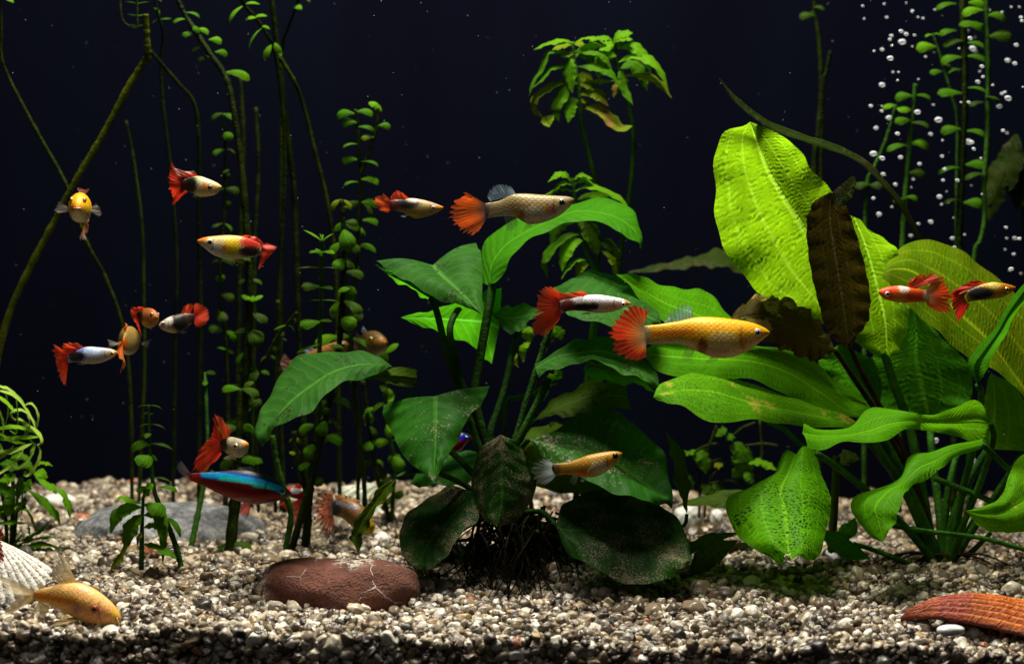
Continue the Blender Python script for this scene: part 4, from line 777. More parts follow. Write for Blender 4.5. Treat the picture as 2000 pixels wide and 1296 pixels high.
willow('small lime sprig sprouting sideways between the broad leaf stalks', [(1085,742),(1060,756),(1040,770),(1010,776),(988,790),(985,900),(990,1010)], [
    ([(1082,742),(1090,732),(1085,720)],18,M_B2,0),([(1062,755),(1072,748),(1090,750)],11,M_B2,0),([(1050,762),(1060,768),(1074,762)],14,M_B2,0),([(1045,768),(1058,776),(1070,774)],10,M_B2,0),([(1060,752),(1075,738),(1098,735)],14,M_B2,0),([(1090,825),(1078,828),(1074,834)],7,M_B2,0)], 0.105)
# --- right-hand back stems
def rstem(label, pts, w0, w1, d, sm, lv): 
    pl = stem_plant('stem_plant', label, pts, (d, d), w0, w1, sm)
    for x, y, az, ln, mk in lv: put_leaf(pl, P(x, y, d - .001), az, 0.12, ln * K * (1 + d / CD), mk, 'round', 1 if ln < 40 else 0)
rstem('stout dark stem with paired paddle leaves among the bubbles', [(1880,-6),(1882,80),(1884,180),(1881,300),(1876,400),(1872,520),(1868,700),(1862,1000)], 13, 14, .165, M_ST3, [(1868,8,3.2,36,'green'),(1892,6,0.1,36,'lime'),(1868,60,3.2,30,'green'),(1890,50,0.2,34,'lime'),(1880,80,3.1,34,'dull'),(1890,84,0.1,34,'green'),(1878,112,3.2,36,'green'),(1890,110,0.0,38,'green'),(1878,136,3.0,24,'green'),(1878,182,3.2,40,'green'),(1890,172,0.1,36,'green'),(1876,252,3.3,34,'green'),(1888,256,0.0,36,'green'),(1874,328,3.2,38,'green'),(1886,322,0.1,40,'green'),(1872,390,3.3,26,'dull'),(1882,396,-.4,34,'green')])
rstem('green stem with bare bright foot next to the stout dark one', [(1926,-6),(1928,60),(1930,160),(1928,280),(1922,360),(1923,430),(1915,470),(1903,505),(1895,700),(1892,1000)], 10, 10, .155, M_ST2, [(1920,20,3.2,36,'lime'),(1930,30,0.1,36,'green'),(1920,48,3.2,40,'green'),(1932,72,0.1,42,'dull'),(1924,190,0.3,30,'dull'),(1922,200,3.3,26,'dull'),(1922,340,3.2,34,'dull')])
rstem('short stem with cupped leaves and blunt tip among the bubbles', [(1788,164),(1784,215),(1777,280),(1770,360),(1764,450),(1760,600),(1755,1000)], 9, 12, .16, M_ST2, [(1782,188,3.2,30,'green'),(1790,186,0.1,28,'green'),(1780,240,0.0,34,'dull'),(1778,235,3.8,30,'green'),(1772,284,3.2,36,'green'),(1780,280,0.1,36,'lime'),(1776,338,0.1,34,'dull'),(1770,385,0.1,24,'green'),(1768,388,3.3,22,'dull')])
rstem('leaning stem beside the short blunt-tipped one', [(1750,205),(1738,250),(1724,290),(1706,330),(1695,355),(1690,440),(1688,1000)], 7, 10, .165, M_ST2, [(1748,206,3.9,28,'lime'),(1752,212,5.0,34,'lime'),(1700,360,3.5,28,'dull'),(1698,362,5.5,26,'dull')])
rstem('thin stem with tiny top sprout beside the stout dark one', [(1822,66),(1830,90),(1846,140),(1858,185),(1870,240),(1868,420),(1865,1000)], 5, 7, .17, M_ST2, [(1822,68,3.2,14,'lime'),(1824,66,0.2,14,'lime'),(1828,92,3.5,34,'lime'),(1838,126,0.1,20,'dull'),(1840,140,3.6,22,'green'),(1856,135,0.1,20,'lime')])
rstem('dim fading double stem far back above the tall glowing leaf', [(1590,-6),(1592,30),(1600,80),(1604,170),(1598,260),(1590,330),(1588,600),(1585,1000)], 7, 14, .20, M_ST3, [(1590,14,0.2,22,'dull'),(1590,30,3.3,26,'dull'),(1592,24,1.5,20,'dull')])
rstem('dim stub beside the fading double stem', [(1622,100),(1614,140),(1606,180),(1603,400),(1600,1000)], 8, 10, .20, M_ST3, [])
pr = stem_plant('stem_plant', 'dusky broad-leaved plant at the bubble column edge', [(1990,280),(2000,400),(2010,700),(2005,1000)], (.18, .19), 10, 12, M_ST3)
for pts, w in (([(1985,262),(1975,310),(1955,350),(1930,400)],60),([(2010,300),(2000,360),(1985,410)],50),([(1960,330),(1945,370),(1930,430)],40)): mleaf(pr, pts, w, .182, M_GRY, prof=OVAL, tilt=.006)
# --- small plant behind the net-veined leaf
pe = thing('stem_plant', P(1440, 1000, .16), 'small round-leaved creeping plant behind the net-veined drooping leaf', 'plant')
for pts in ([(1400,830),(1385,870),(1370,900),(1365,1010)], [(1484,820),(1488,880),(1482,940),(1478,1012)], [(1350,885),(1385,868),(1420,866)], [(1432,850),(1450,835),(1475,825)], [(1455,870),(1490,866),(1520,870)], [(1420,895),(1395,925),(1380,950),(1376,1010)], [(1345,930),(1380,905),(1412,895)], [(1380,945),(1420,938),(1450,945)], [(1440,930),(1452,960),(1455,1008)]):
    stalk(pe, pts, 5, 5, .16, .16, M_ST1, 'stem')
for pts, w, mk in (([(1398,852),(1410,842),(1420,838)],16,M_B1),([(1418,858),(1428,852),(1432,848)],14,M_B1),([(1352,895),(1372,892),(1378,925)],30,M_B1),([(1425,870),(1445,880),(1450,912),(1430,932)],40,M_B1),([(1462,905),(1485,902),(1518,918)],14,M_B2),([(1452,925),(1462,930),(1470,945)],20,M_B1),([(1370,945),(1385,960),(1392,975)],26,M_B3),([(1335,880),(1345,885),(1360,878)],8,M_B2),([(1392,945),(1405,955),(1412,960)],20,M_B3),([(1345,925),(1350,940),(1352,958)],10,M_B1),([(1395,905),(1402,908),(1412,905)],12,M_B4)):
    mleaf(pe, pts, w, .158, mk, prof=OVAL, tilt=.003)
mleaf(pr, [(1228,532),(1290,522),(1350,512),(1410,505),(1470,530)], 34, .182, M_GRY, prof=[(0,.1),(.25,.4),(.5,.6),(.75,1),(1,.6)], tilt=.006, ripple=.0007, rf=13)
# --- curly plant and leafy tuft at the left edge
cur = thing('curly_plant', P(-30, 1030, .10), 'pale curly ribbon-leaved plant above the bushy leaf tuft', 'plant')
M_CUR = leaf_mat('ribbon_leaf', (0.26, 0.36, 0.10), (0.34, 0.42, 0.17), (0.42, 0.48, 0.24), 0.35, (0.36, 0.50, 0.12), veins='parallel', freq=2, bump=.2)
M_CUY = leaf_mat('ribbon_leaf_green', (0.15, 0.30, 0.02), (0.20, 0.36, 0.03), (0.26, 0.42, 0.06), 0.4, (0.28, 0.48, 0.03), veins='parallel', freq=2, bump=.2)
for pts, w, mk in (([(-20,748),(0,754),(16,759),(37,776),(50,797),(56,815)],5,M_CUR),([(-20,758),(0,762),(25,771),(48,793),(62,818),(70,838)],5,M_CUR),([(49,791),(60,787),(71,799),(75,816),(71,834),(66,848)],4,M_CUR),([(31,820),(23,814),(22,806),(28,801),(40,800),(53,806),(66,822),(69,836)],5,M_CUR),
    ([(36,817),(53,829),(71,841),(81,856),(80,866),(73,867)],7,M_CUR),([(-10,838),(10,834),(28,833),(47,835),(66,842),(78,852)],8,M_CUY),([(-10,856),(15,856),(40,854),(60,853),(78,853)],8,M_CUY),([(0,846),(15,856),(30,862),(50,866)],7,M_CUY),([(-10,880),(8,883),(24,880),(42,874),(62,866)],10,M_CUR),
    ([(-10,930),(8,918),(24,906),(38,892),(46,876)],6,M_CUR),([(24,904),(34,913),(46,908),(58,894),(66,878),(70,864)],5,M_CUR),([(50,920),(49,927),(56,927),(66,916),(76,896),(79,880),(72,867)],6,M_CUR),([(-8,772),(6,780),(20,793),(29,806)],7,M_CUY),([(32,778),(34,800),(35,826),(30,850)],2.5,M_CUY),([(12,770),(16,790),(14,815),(6,845)],2.5,M_CUY),([(52,806),(58,822),(56,840),(50,854)],2.5,M_CUR),
    ([(-6,795),(4,815),(6,840),(2,860)],4,M_CUY),([(20,840),(30,846),(32,838),(22,836)],4,M_CUY),([(58,858),(66,868),(60,882),(62,894)],4,M_CUY),([(-10,900),(6,890),(20,878),(28,868)],5,M_CUY),([(0,866),(4,878),(0,890)],4,M_CUY),([(40,835),(50,842),(46,852),(36,854)],3,M_CUR)):
    mleaf(cur, pts, w, .095 + rng.uniform(-.008, .008), mk, prof=STRAP, tilt=.0012, d1=.095 + rng.uniform(-.010, .010), ripple=.0003, puff=.0002)
tube('stem', [P(-20, 850, .095), P(-30, 940, .098), P(-30, 1040, .10)], [.0008, .001], M_ST2, cur)
tuf = thing('leafy_tuft', P(20, 1062, .11), 'bushy green tuft of mixed leaves behind the white fan shell', 'plant')
for pts, w, mk in (([(66,915),(76,905),(92,905),(103,910)],6,M_B2),([(66,925),(80,928),(82,942)],26,M_B2),([(70,932),(90,945),(105,955),(110,965)],14,M_B2),([(108,952),(124,965),(134,990),(137,1012)],14,M_B2),([(54,956),(80,975),(105,1000),(119,1026)],17,M_B1),([(60,935),(52,950),(40,965)],18,M_B1),([(30,925),(15,935),(0,940)],20,M_B2),([(40,930),(38,950),(34,975)],18,M_B1),([(0,905),(20,908),(40,915)],22,M_B1),([(-10,950),(10,955),(28,975)],24,M_B1),([(10,970),(18,985),(14,1010)],26,M_B1),
    ([(-10,1002),(20,994),(45,992),(62,1012),(69,1040)],7,M_B2),([(-10,1024),(20,1020),(54,1022)],8,M_B2),([(54,1022),(56,1034),(58,1046)],5,M_B2),([(30,1060),(55,1050),(80,1035),(102,1012)],8,M_B1),([(20,1068),(50,1068),(85,1062),(125,1073)],11,M_B2),([(20,1068),(60,1055),(95,1048),(112,1052)],5,M_B2),([(18,1066),(8,1050),(0,1035)],6,M_B2),([(20,1066),(26,1048),(40,1040)],5,M_B2),([(20,1066),(36,1054),(44,1040)],5,M_B2),([(20,1067),(5,1060),(-8,1062)],6,M_B2),([(22,1068),(40,1076),(60,1078)],6,M_B2),([(35,915),(55,908),(64,925)],16,M_B1),([(20,895),(40,890),(60,898)],14,M_B1),([(50,968),(44,985),(30,1000)],16,M_B3),([(5,985),(0,1000),(8,1015)],20,M_B3)):
    mleaf(tuf, pts, w, .112 + rng.uniform(-.010, .006), mk, tilt=.003, ripple=.0004)
for pts, w in (([(45,900),(44,950),(42,1003)],3),([(20,910),(26,960),(22,1066)],9),([(0,940),(10,1000),(14,1066)],8),([(34,960),(32,1010),(28,1060)],6)): stalk(tuf, pts, w, w, .114, .112, M_ST2, 'stem')

# ------------------------------------------------------------------ air bubbles and drifting specks
def bubble_mesh():
    V, F = [], []; nu, nv = 12, 8
    for i in range(nv + 1):
        t = math.pi * i / nv
        for j in range(nu):
            f = 2 * math.pi * j / nu; V.append((math.sin(t) * math.cos(f), math.sin(t) * math.sin(f), math.cos(t)))
    me = bpy.data.meshes.new('air_bubble'); me.from_pydata(V, [], grid_faces(nv + 1, nu, True)); me.polygons.foreach_set('use_smooth', np.ones(len(me.polygons), bool))
    g = G('bubble_skin'); a = g.pbsdf(Base_Color=(0.85, 0.88, 0.92), Roughness=0.08, Specular_IOR_Level=0.8)
    fr = g.n('ShaderNodeLayerWeight', {0: 0.35}).outputs['Facing']
    me.materials.append(g.done(g.n('ShaderNodeMixShader', {0: g.m_('ADD', 0.22, g.m_('MULTIPLY', fr, 0.75)), 1: g.n('ShaderNodeBsdfTransparent').outputs[0], 2: a}).outputs[0])); return me
BM = bubble_mesh()
BUB = [(1685,12),(1727,8),(1770,6),(1782,22),(1688,37),(1732,34),(1793,34),(1803,36),(1826,19),(1760,61),(1741,70),(1770,67),(1786,69),(1738,77),(1762,82),(1742,89),(1782,91),(1707,100),(1723,97),(1739,114),(1824,102),(1808,111),(1814,90),(1744,141),(1755,141),(1753,157),(1794,155),(1723,166),(1701,207),(1722,207),(1722,217),(1736,230),(1823,205),(1792,219),(1833,234),(1711,250),(1753,261),(1818,262),(1841,274),(1706,300),(1723,309),(1759,307),(1796,320),(1840,305),(1725,340),(1749,360),(1780,366),(1842,352),(1706,387),(1784,350),(1742,404),(1717,418),(1818,433),(1794,437),(1779,460),(1849,374),(1835,384),(1839,399),(1852,396),(1862,425),(1860,465),(1864,483),(1884,458),(1895,75),(1904,73),(1918,130),(1920,150),(1910,160),(1914,140),(1932,20),(1957,24),(1975,14),(1991,14),(1994,34),(1996,41),(1985,88),(1968,118),(1982,124),(1998,170),(1957,183),(1963,180),(1969,192),(1952,208),(1939,166),(1959,255),(1967,260),(1892,277),(1898,278),(1902,291),(1916,309),(1870,352),(1897,362),(1918,379),(1900,95),(1905,100),(1965,444),(1966,465),(1982,465),(1963,487),(1980,496),(1991,466),(1975,525),(1994,534),(1972,528),(1873,95),(1890,60),(1877,200),(1892,200),(1806,804),(1826,860),(1899,898),(1845,330)]
for i, (x, y) in enumerate(BUB):
    d = rng.uniform(.12, .185); o = bpy.data.objects.new('air_bubble', BM); C.objects.link(o)
    r = float(np.clip(3.0 * np.exp(rng.randn() * 0.36), 1.5, 6.2)) * K * (1 + d / CD)
    if y > 780: r = 6.5 * K * (1 + .13 / CD); d = .13
    o.location = tuple(P(x, y, d)); o.scale = (r * 1.25, r * 1.1, r * .85); o.rotation_euler = (0, rng.uniform(-.3, .3), 0)
    tag(o, 'larger bubble glinting among the sword plant stalks' if y > 780 else 'tiny white air bubble rising in the stream behind the sword plant', 'bubble', 'large bubbles among the stalks' if y > 780 else 'air bubbles rising behind the sword plant')
k = 260; V, F = [], []
for i in range(k):
    d = rng.uniform(.03, .22); c = P(rng.uniform(0, 2000), rng.uniform(0, 960), d); r = rng.uniform(.5, 1.1) * K
    b = len(V); V += [tuple(c + r * np.array(v)) for v in ((1, 0, 0), (-1, 0, 0), (0, 1, 0), (0, -1, 0), (0, 0, 1), (0, 0, -1))]
    F += [(b, b + 2, b + 4), (b + 2, b + 1, b + 4), (b + 1, b + 3, b + 4), (b + 3, b, b + 4), (b + 2, b, b + 5), (b + 1, b + 2, b + 5), (b + 3, b + 1, b + 5), (b, b + 3, b + 5)]
tag(mesh_obj('drifting_specks', V, F, plain('speck', (0.30, 0.32, 0.34), .6), smooth=False), 'fine pale specks drifting through the dark water', 'specks', kind='stuff')
# a tiny worm on the net-veined leaf
wm = mesh_obj
w_ = tube('worm', [P(1544, 1081, .026), P(1540, 1084, .0255), P(1536, 1083, .026), P(1532, 1087, .026)], [2.6 * K / 2, 2.6 * K / 2], plain('worm_skin', (0.70, 0.62, 0.42), .5), None, n=14)
tag(w_, 'tiny cream worm on the net-veined drooping leaf', 'worm')

# ------------------------------------------------------------------ fish
M_SK = body_mat('fish_skin'); M_SKF = body_mat('fish_skin_fine', 0.08, 0.36, 0.3)
M_NEON = body_mat('neon_skin', 0.35, 0.25, 0.25); M_CORY = body_mat('catfish_skin', 0.02, 0.35, 0.10)
M_FIN = fin_mat('fish_fin')
M_PUP = plain('eye_pupil', (0.004, 0.004, 0.005), 0.12)
M_IRIS = {k: plain('eye_iris_' + k, c, 0.2, mt) for k, c, mt in (('silver', (0.42, 0.36, 0.24), 0.3), ('gold', (0.62, 0.46, 0.14), 0.3),
          ('dark', (0.10, 0.075, 0.045), 0.2), ('red', (0.30, 0.05, 0.03), 0.0), ('teal', (0.03, 0.36, 0.36), 0.4), ('cream', (0.62, 0.56, 0.40), 0.2))}
RED = (0.90, 0.050, 0.014); DRED = (0.42, 0.012, 0.012); ORG = (0.86, 0.13, 0.012); SLV = (0.58, 0.55, 0.47); BLK = (0.005, 0.004, 0.005)
YEL = (0.72, 0.52, 0.07); WHT = (0.80, 0.78, 0.74); OLV = (0.25, 0.20, 0.10)
def paint(base, ops, X, Yp, S):
    """pigment: base colour, then soft ellipses ('e',x,y,rx,ry,col,strength), back-to-belly washes ('s',s0,s1,col,strength), bands ('l',pts,halfwidth,col,strength)"""
    c = np.repeat(np.array(base, float)[None], len(X), 0)
    wob = 0.16 * np.sin(X * 0.9 + Yp * 0.5) + 0.12 * np.sin(X * 0.37 - Yp * 1.1 + 1) + 0.10 * np.sin(X * 2.3 + Yp * 1.7)
    for op in ops:
        if op[0] == 'e':
            _, x, y, rx, ry, col, k = op; r = np.sqrt(((X - x) / rx) ** 2 + ((Yp - y) / ry) ** 2) + wob * 0.5
            w = (1 - sstep(0.62, 1.12, r)) * k
        elif op[0] == 's':
            _, a, b, col, k = op; w = sstep(a, b, S + wob * 0.2) * k
        elif op[0] == 'l':
            _, pts, hw, col, k = op; q = np.asarray(pts, float); d = np.full(len(X), 1e9)
            for a, b in zip(q[:-1], q[1:]):
                t = np.clip(((X - a[0]) * (b[0] - a[0]) + (Yp - a[1]) * (b[1] - a[1])) / ((b - a) @ (b - a)), 0, 1)
                d = np.minimum(d, np.hypot(X - a[0] - t * (b[0] - a[0]), Yp - a[1] - t * (b[1] - a[1])))
            w = (1 - sstep(hw * 0.7, hw * 1.15, d + wob * hw * 0.2)) * k
        if max(col) < 0.13 and k > 0.85: w = w / k      # melanin covers fully
        c = c * (1 - w[:, None]) + np.array(col, float)[None] * w[:, None]
    return c
def fish(name, label, st, depth, base, ops, eye, fins, wr=0.62, yaw=0.0, pitch=0.0, mat=None, iris='silver', group=None,
         raw=None, scale=5.0, sc_amt=1.0, pr=0.62, bend=0.0, extra=None, gam=1.4):
    """st: (top x,y, bottom x,y) from snout to tail root in photo pixels. yaw turns the fish about its upright axis; pixel x
    is stretched back by 1/cos(yaw). raw=(cx,cy): st is already a side view in pixels around that centre."""
    A = np.array(st, float)
    if raw: cx, cy = raw
    else: cx, cy = (A[:, 0].mean() + A[:, 2].mean()) / 2, (A[:, 1].mean() + A[:, 3].mean()) / 2
    s = K * (1 + depth / CD); cy_ = math.cos(yaw)
    def loc2(x, y, lat=0.0):
        if raw: dx, dy = x, y
        else: dx, dy = (x - cx) / cy_, y - cy
        return np.array([dx * s, lat * s, -dy * s])
    fw = 1 if A[0, 0] > A[-1, 0] else -1
    root = thing(name, P(cx, cy, depth), label, 'fish', group); root.rotation_euler = (0, pitch, yaw)
    n, m = 80, 40
    Q = cr(A, n); n_ = len(A)
    V, X, Yp, S, uv = [], [], [], [], []
    cen = (Q[:, :2] + Q[:, 2:]) / 2; hh = (Q[:, :2] - Q[:, 2:]) / 2
    arc = np.concatenate([[0], np.cumsum(np.linalg.norm(np.diff(cen, axis=0), axis=1))]); tt = arc / arc[-1]
    hmax = np.linalg.norm(hh, axis=1).max()
    HW = []
    for i in range(n):
        t = tt[i]; hl = np.linalg.norm(hh[i])
        w = hl * wr * (1.0 + 0.25 * (1 - t) - 0.55 * sstep(0.45, 1.0, t)); HW.append(w)
        by = bend * (t - 0.35) ** 2 * arc[-1] * (1 if t > 0.35 else 0)
        for k in range(m):
            f = 2 * math.pi * k / m; cf, sf = math.cos(f), math.sin(f)
            cl = math.copysign(abs(cf) ** 0.9, cf)
            px, py = cen[i] + hh[i] * sf
            narrow = 1 - 0.12 * max(0, sf) ** 2
            V.append(loc2(px, py, cl * w * narrow + by)); X.append(px); Yp.append(py); S.append(sf)
            uv.append((arc[i] / scale, f / (2 * math.pi) * 2 * 3.1 * hmax / scale))
    F = grid_faces(n, m, True)
    V.append(np.mean(V[:m], axis=0)); V.append(np.mean(V[(n - 1) * m:n * m], axis=0))
    F += [(k, (k + 1) % m, n * m)[::-1] for k in range(m)] + [((n - 1) * m + k, (n - 1) * m + (k + 1) % m, n * m + 1) for k in range(m)]
    X += [X[0], X[-1]]; Yp += [np.mean(Yp[:m]), np.mean(Yp[(n - 1) * m:])]; S += [0, 0]; uv += [uv[0], uv[(n - 1) * m]]
    X, Yp, S = map(np.array, (X, Yp, S))
    col = paint(base, ops, X, Yp, S)
    t_all = np.concatenate([np.repeat(tt, m), [0, 1]])
    gill = (1 - sstep(0.006, 0.020, np.abs(t_all - (0.245 - 0.05 * S * S)))) * (1 - sstep(0.55, 0.85, np.abs(S + 0.1)))
    mouth = (1 - sstep(0.03, 0.075, t_all)) * (1 - sstep(0.10, 0.28, np.abs(S + 0.12 + 2.0 * t_all)))
    dk = np.clip(0.55 * gill + 0.6 * mouth, 0, 0.8)[:, None]; col = col * (1 - dk) + np.array([0.16, 0.07, 0.04]) * dk * np.minimum(1, col.max(1) * 2)[:, None]
    al = sstep(0.16, 0.30, t_all) * sc_amt
    mesh_obj('body', V, F, mat or M_SK, root, uv, np.concatenate([np.clip(np.clip(col, 0, 0.9) ** gam + 0.22 * (np.clip(col, 0, 0.9) ** gam - (np.clip(col, 0, 0.9) ** gam).mean(1)[:, None]), 0.002, 0.85) * 1.0, al[:, None]], 1))
    def half_width(x, y):
        d = np.abs(cen[:, 0] - x); i = int(np.argmin(d)); q = np.linalg.norm(np.array([x, y]) - cen[i]) / (np.linalg.norm(hh[i]) + 1e-9)
        return HW[i] * math.sqrt(max(0.05, 1 - min(q, 0.97) ** 2)), (bend * max(0, tt[i] - 0.35) ** 2 * arc[-1] if tt[i] > 0.35 else 0)
    if eye:
        ex, ey, er = eye[:3]; w, by = half_width(ex, ey)
        for sd in (-1, 1):
            E = ball('eye', loc2(ex, ey, sd * (w - er * 0.26)), er * s, (1, 0.62, 1), M_IRIS[iris], root)
            ball('pupil', np.array([0, sd * er * s * 0.45, 0]), er * s * pr, (1, 0.50, 1), M_PUP, E)
    for fd in fins: fin(root, loc2, fd, s, bend, cen, arc, tt)
    if extra: extra(root, loc2, s)
    return root
def ball(name, loc, r, sc, mat, parent):
    nu, nv = 16, 10; V = []
    for i in range(nv + 1):
        t = math.pi * i / nv
        for j in range(nu):
            f = 2 * math.pi * j / nu
            V.append((r * sc[0] * math.sin(t) * math.cos(f), r * sc[1] * math.sin(t) * math.sin(f), r * sc[2] * math.cos(t)))
    o = mesh_obj(name, V, grid_faces(nv + 1, nu, True), mat, parent); o.location = tuple(loc); return o
def fin(root, loc2, fd, s, bend, cen, arc, tt):
    """fd: name, root pts, tip pts, colours root->tip (r,g,b,a), rays, ruffle px [, dots]"""
    name, rp, tp, cols, rays, ruf = fd[:6]; dots = fd[6] if len(fd) > 6 else None
    nu, nv = 46, 16
    def pad(q): q = [tuple(p) + (0.0,) * (3 - len(p)) for p in q]; return np.array(q, float)
    r = cr(pad(rp), nu); t = cr(pad(tp), nu)
    ph = rng.uniform(0, 6, 3)
    us = np.linspace(0, 1, nu)
    jag = 1 + 0.05 * np.sin(us * rays * 6.283) + 0.055 * rng.randn(nu) - 0.10 * (rng.rand(nu) < 0.07)
    V, uv, col = [], [], []; cs = np.array(cols, float)
    tailx = cen[-1, 0]
    for i, u in enumerate(us):
        for j in range(nv):
            f = j / (nv - 1); p = r[i] + (t[i] - r[i]) * f * (jag[i] if f > 0.6 else 1)
            lat = p[2] + 1.6 * ruf * f * (math.sin(u * 5.5 + ph[0] + f * 1.6) + 0.45 * math.sin(u * 13 + ph[1]))
            if bend and name == 'tail_fin':
                dx = abs(p[0] - tailx); lat += bend * 0.42 * arc[-1] + dx * bend * 1.3
            elif bend and name in ('dorsal_fin', 'anal_fin'):
                k = int(np.argmin(np.abs(cen[:, 0] - p[0]))); lat += bend * max(0, tt[k] - 0.35) ** 2 * arc[-1]
            V.append(loc2(p[0], p[1], lat)); uv.append((u * rays, f))
            k = f * (len(cs) - 1); a = int(min(k, len(cs) - 2)); c = cs[a] + (cs[a + 1] - cs[a]) * (k - a)
            if dots is not None:
                q = math.sin(u * 31 + f * 4) * math.sin(f * 17 + 2.2 * math.sin(u * 9)); w = float(sstep(0.45, 0.7, q)); c = c * (1 - w) + np.array(dots) * w
            col.append(c)
    mesh_obj(name, V, grid_faces(nu, nv), M_FIN, root, uv, np.clip(np.array(col), 0, 1))
def R4(c, a): return tuple(c) + (a,)
RT = [R4((0.55, 0.02, 0.012), .95), R4(RED, .92), R4((0.92, 0.07, 0.015), .80), R4((0.92, 0.12, 0.03), .45)]
RD = [R4(RED, .95), R4((0.85, 0.09, 0.02), .85)]
CLR = [R4((0.55, 0.52, 0.42), .45), R4((0.6, 0.58, 0.5), .12)]
BLU = [R4((0.30, 0.46, 0.62), .55), R4((0.45, 0.62, 0.80), .45), R4((0.45, 0.58, 0.70), .18)]
GM = 'red-tailed male guppies'

# silver-olive female over the arched leaf
fish('guppy', 'silver olive guppy with orange fan tail and bluish back fin', [(1121,388,1121,391),(1110,384,1112,405),(1085,382,1086,425),(1055,380,1055,436),(1025,378,1030,437),(1000,380,1005,424),(975,392,975,423),(947,397,950,427)], 0.045,
     (0.40, 0.34, 0.20), [('s', -0.1, 0.9, (0.27, 0.22, 0.11), .85), ('s', 0.25, -0.7, (0.62, 0.56, 0.42), .8), ('e', 1045, 417, 24, 17, (0.66, 0.62, 0.46), .85), ('e', 1017, 424, 8, 13, (0.30, 0.12, 0.03), .8), ('e', 1008, 416, 9, 8, (0.55, 0.30, 0.05), .7),
      ('l', [(1080, 398), (1010, 402), (955, 411)], 3, (0.36, 0.17, 0.09), .5), ('e', 1076, 410, 8, 9, (0.62, 0.28, 0.24), .75), ('e', 1064, 408, 4, 7, (0.75, 0.45, 0.05), .8), ('e', 1106, 404, 14, 9, (0.66, 0.55, 0.42), .5), ('e', 945, 412, 12, 22, (0.10, 0.09, 0.10), .85)],
     (1097, 396, 8.0), [
     ('tail_fin', [(948,397),(951,412),(950,428)], [(912,377),(893,388),(883,412),(886,432),(899,446),(915,457),(932,456)], [R4((.12,.10,.10),.9), R4((.72,.13,.02),.95), R4((.86,.13,.015),.95), R4((.80,.12,.02),.8)], 15, 3),
     ('dorsal_fin', [(1008,379),(985,386),(957,393)], [(998,364),(978,361),(962,367),(951,383)], BLU, 9, 2),
     ('anal_fin', [(1012,430),(998,424),(985,423)], [(1010,440),(1000,451),(990,452)], [R4((.35,.40,.40),.5), R4((.35,.45,.5),.2)], 6, 1.5),
     ('pelvic_fin', [(1038,436,9),(1030,436,9)], [(1040,444,11),(1022,449,11)], CLR, 4, 1), ('pectoral_fin', [(1066,407,22),(1063,416,22)], [(1045,404,30),(1042,422,30)], CLR, 6, 1.5)], scale=5.5, gam=1.35)
# golden female in front
fish('guppy', 'large golden yellow guppy with red-orange fan tail', [(1503,647,1503,652),(1490,638,1492,661),(1465,629,1467,681),(1430,623,1435,696),(1390,619,1395,698),(1355,620,1360,685),(1325,627,1328,671),(1290,633,1295,671),(1258,636,1262,672)], 0.026,
     (0.78, 0.44, 0.05), [('s', 0.1, 0.9, (0.74, 0.40, 0.04), .8), ('s', -0.2, -0.9, (0.70, 0.56, 0.38), .8), ('e', 1410, 668, 38, 24, (0.76, 0.62, 0.28), .85), ('e', 1371, 676, 11, 20, (0.22, 0.055, 0.015), .85), ('e', 1400, 686, 25, 9, (0.46, 0.34, 0.26), .7),
      ('l', [(1350, 648), (1300, 651), (1272, 653)], 4.5, (0.80, 0.22, 0.02), .75), ('e', 1452, 656, 9, 14, (0.62, 0.34, 0.14), .6), ('e', 1466, 664, 10, 9, (0.75, 0.55, 0.38), .6), ('e', 1497, 650, 10, 9, (0.82, 0.52, 0.16), .6), ('e', 1262, 654, 11, 26, (0.50, 0.42, 0.24), .85)],
     (1478, 649, 8.2), [
     ('tail_fin', [(1258,636),(1263,654),(1262,672)], [(1266,607),(1241,597),(1220,607),(1203,630),(1196,652),(1201,675),(1215,693),(1235,704),(1262,696)], [R4((.55,.45,.25),.9), R4((.85,.22,.05),.95), R4((.84,.06,.015),.95), R4((.80,.05,.02),.8)], 17, 3),
     ('dorsal_fin', [(1354,621),(1330,627),(1299,633)], [(1352,600),(1336,593),(1316,604),(1297,626)], BLU, 8, 2),
     ('anal_fin', [(1356,684),(1348,676),(1340,671)], [(1352,704),(1342,706),(1331,698)], CLR, 6, 1.5),
     ('pelvic_fin', [(1402,697,10),(1390,697,10)], [(1404,705,12),(1376,709,12)], [R4((.4,.6,.62),.5), R4((.5,.65,.65),.15)], 4, 1), ('pectoral_fin', [(1452,660,24),(1448,670,24)], [(1428,655,34),(1426,680,34)], CLR, 6, 2)], iris='cream', scale=6, sc_amt=0.3, pr=0.5, gam=1.12)
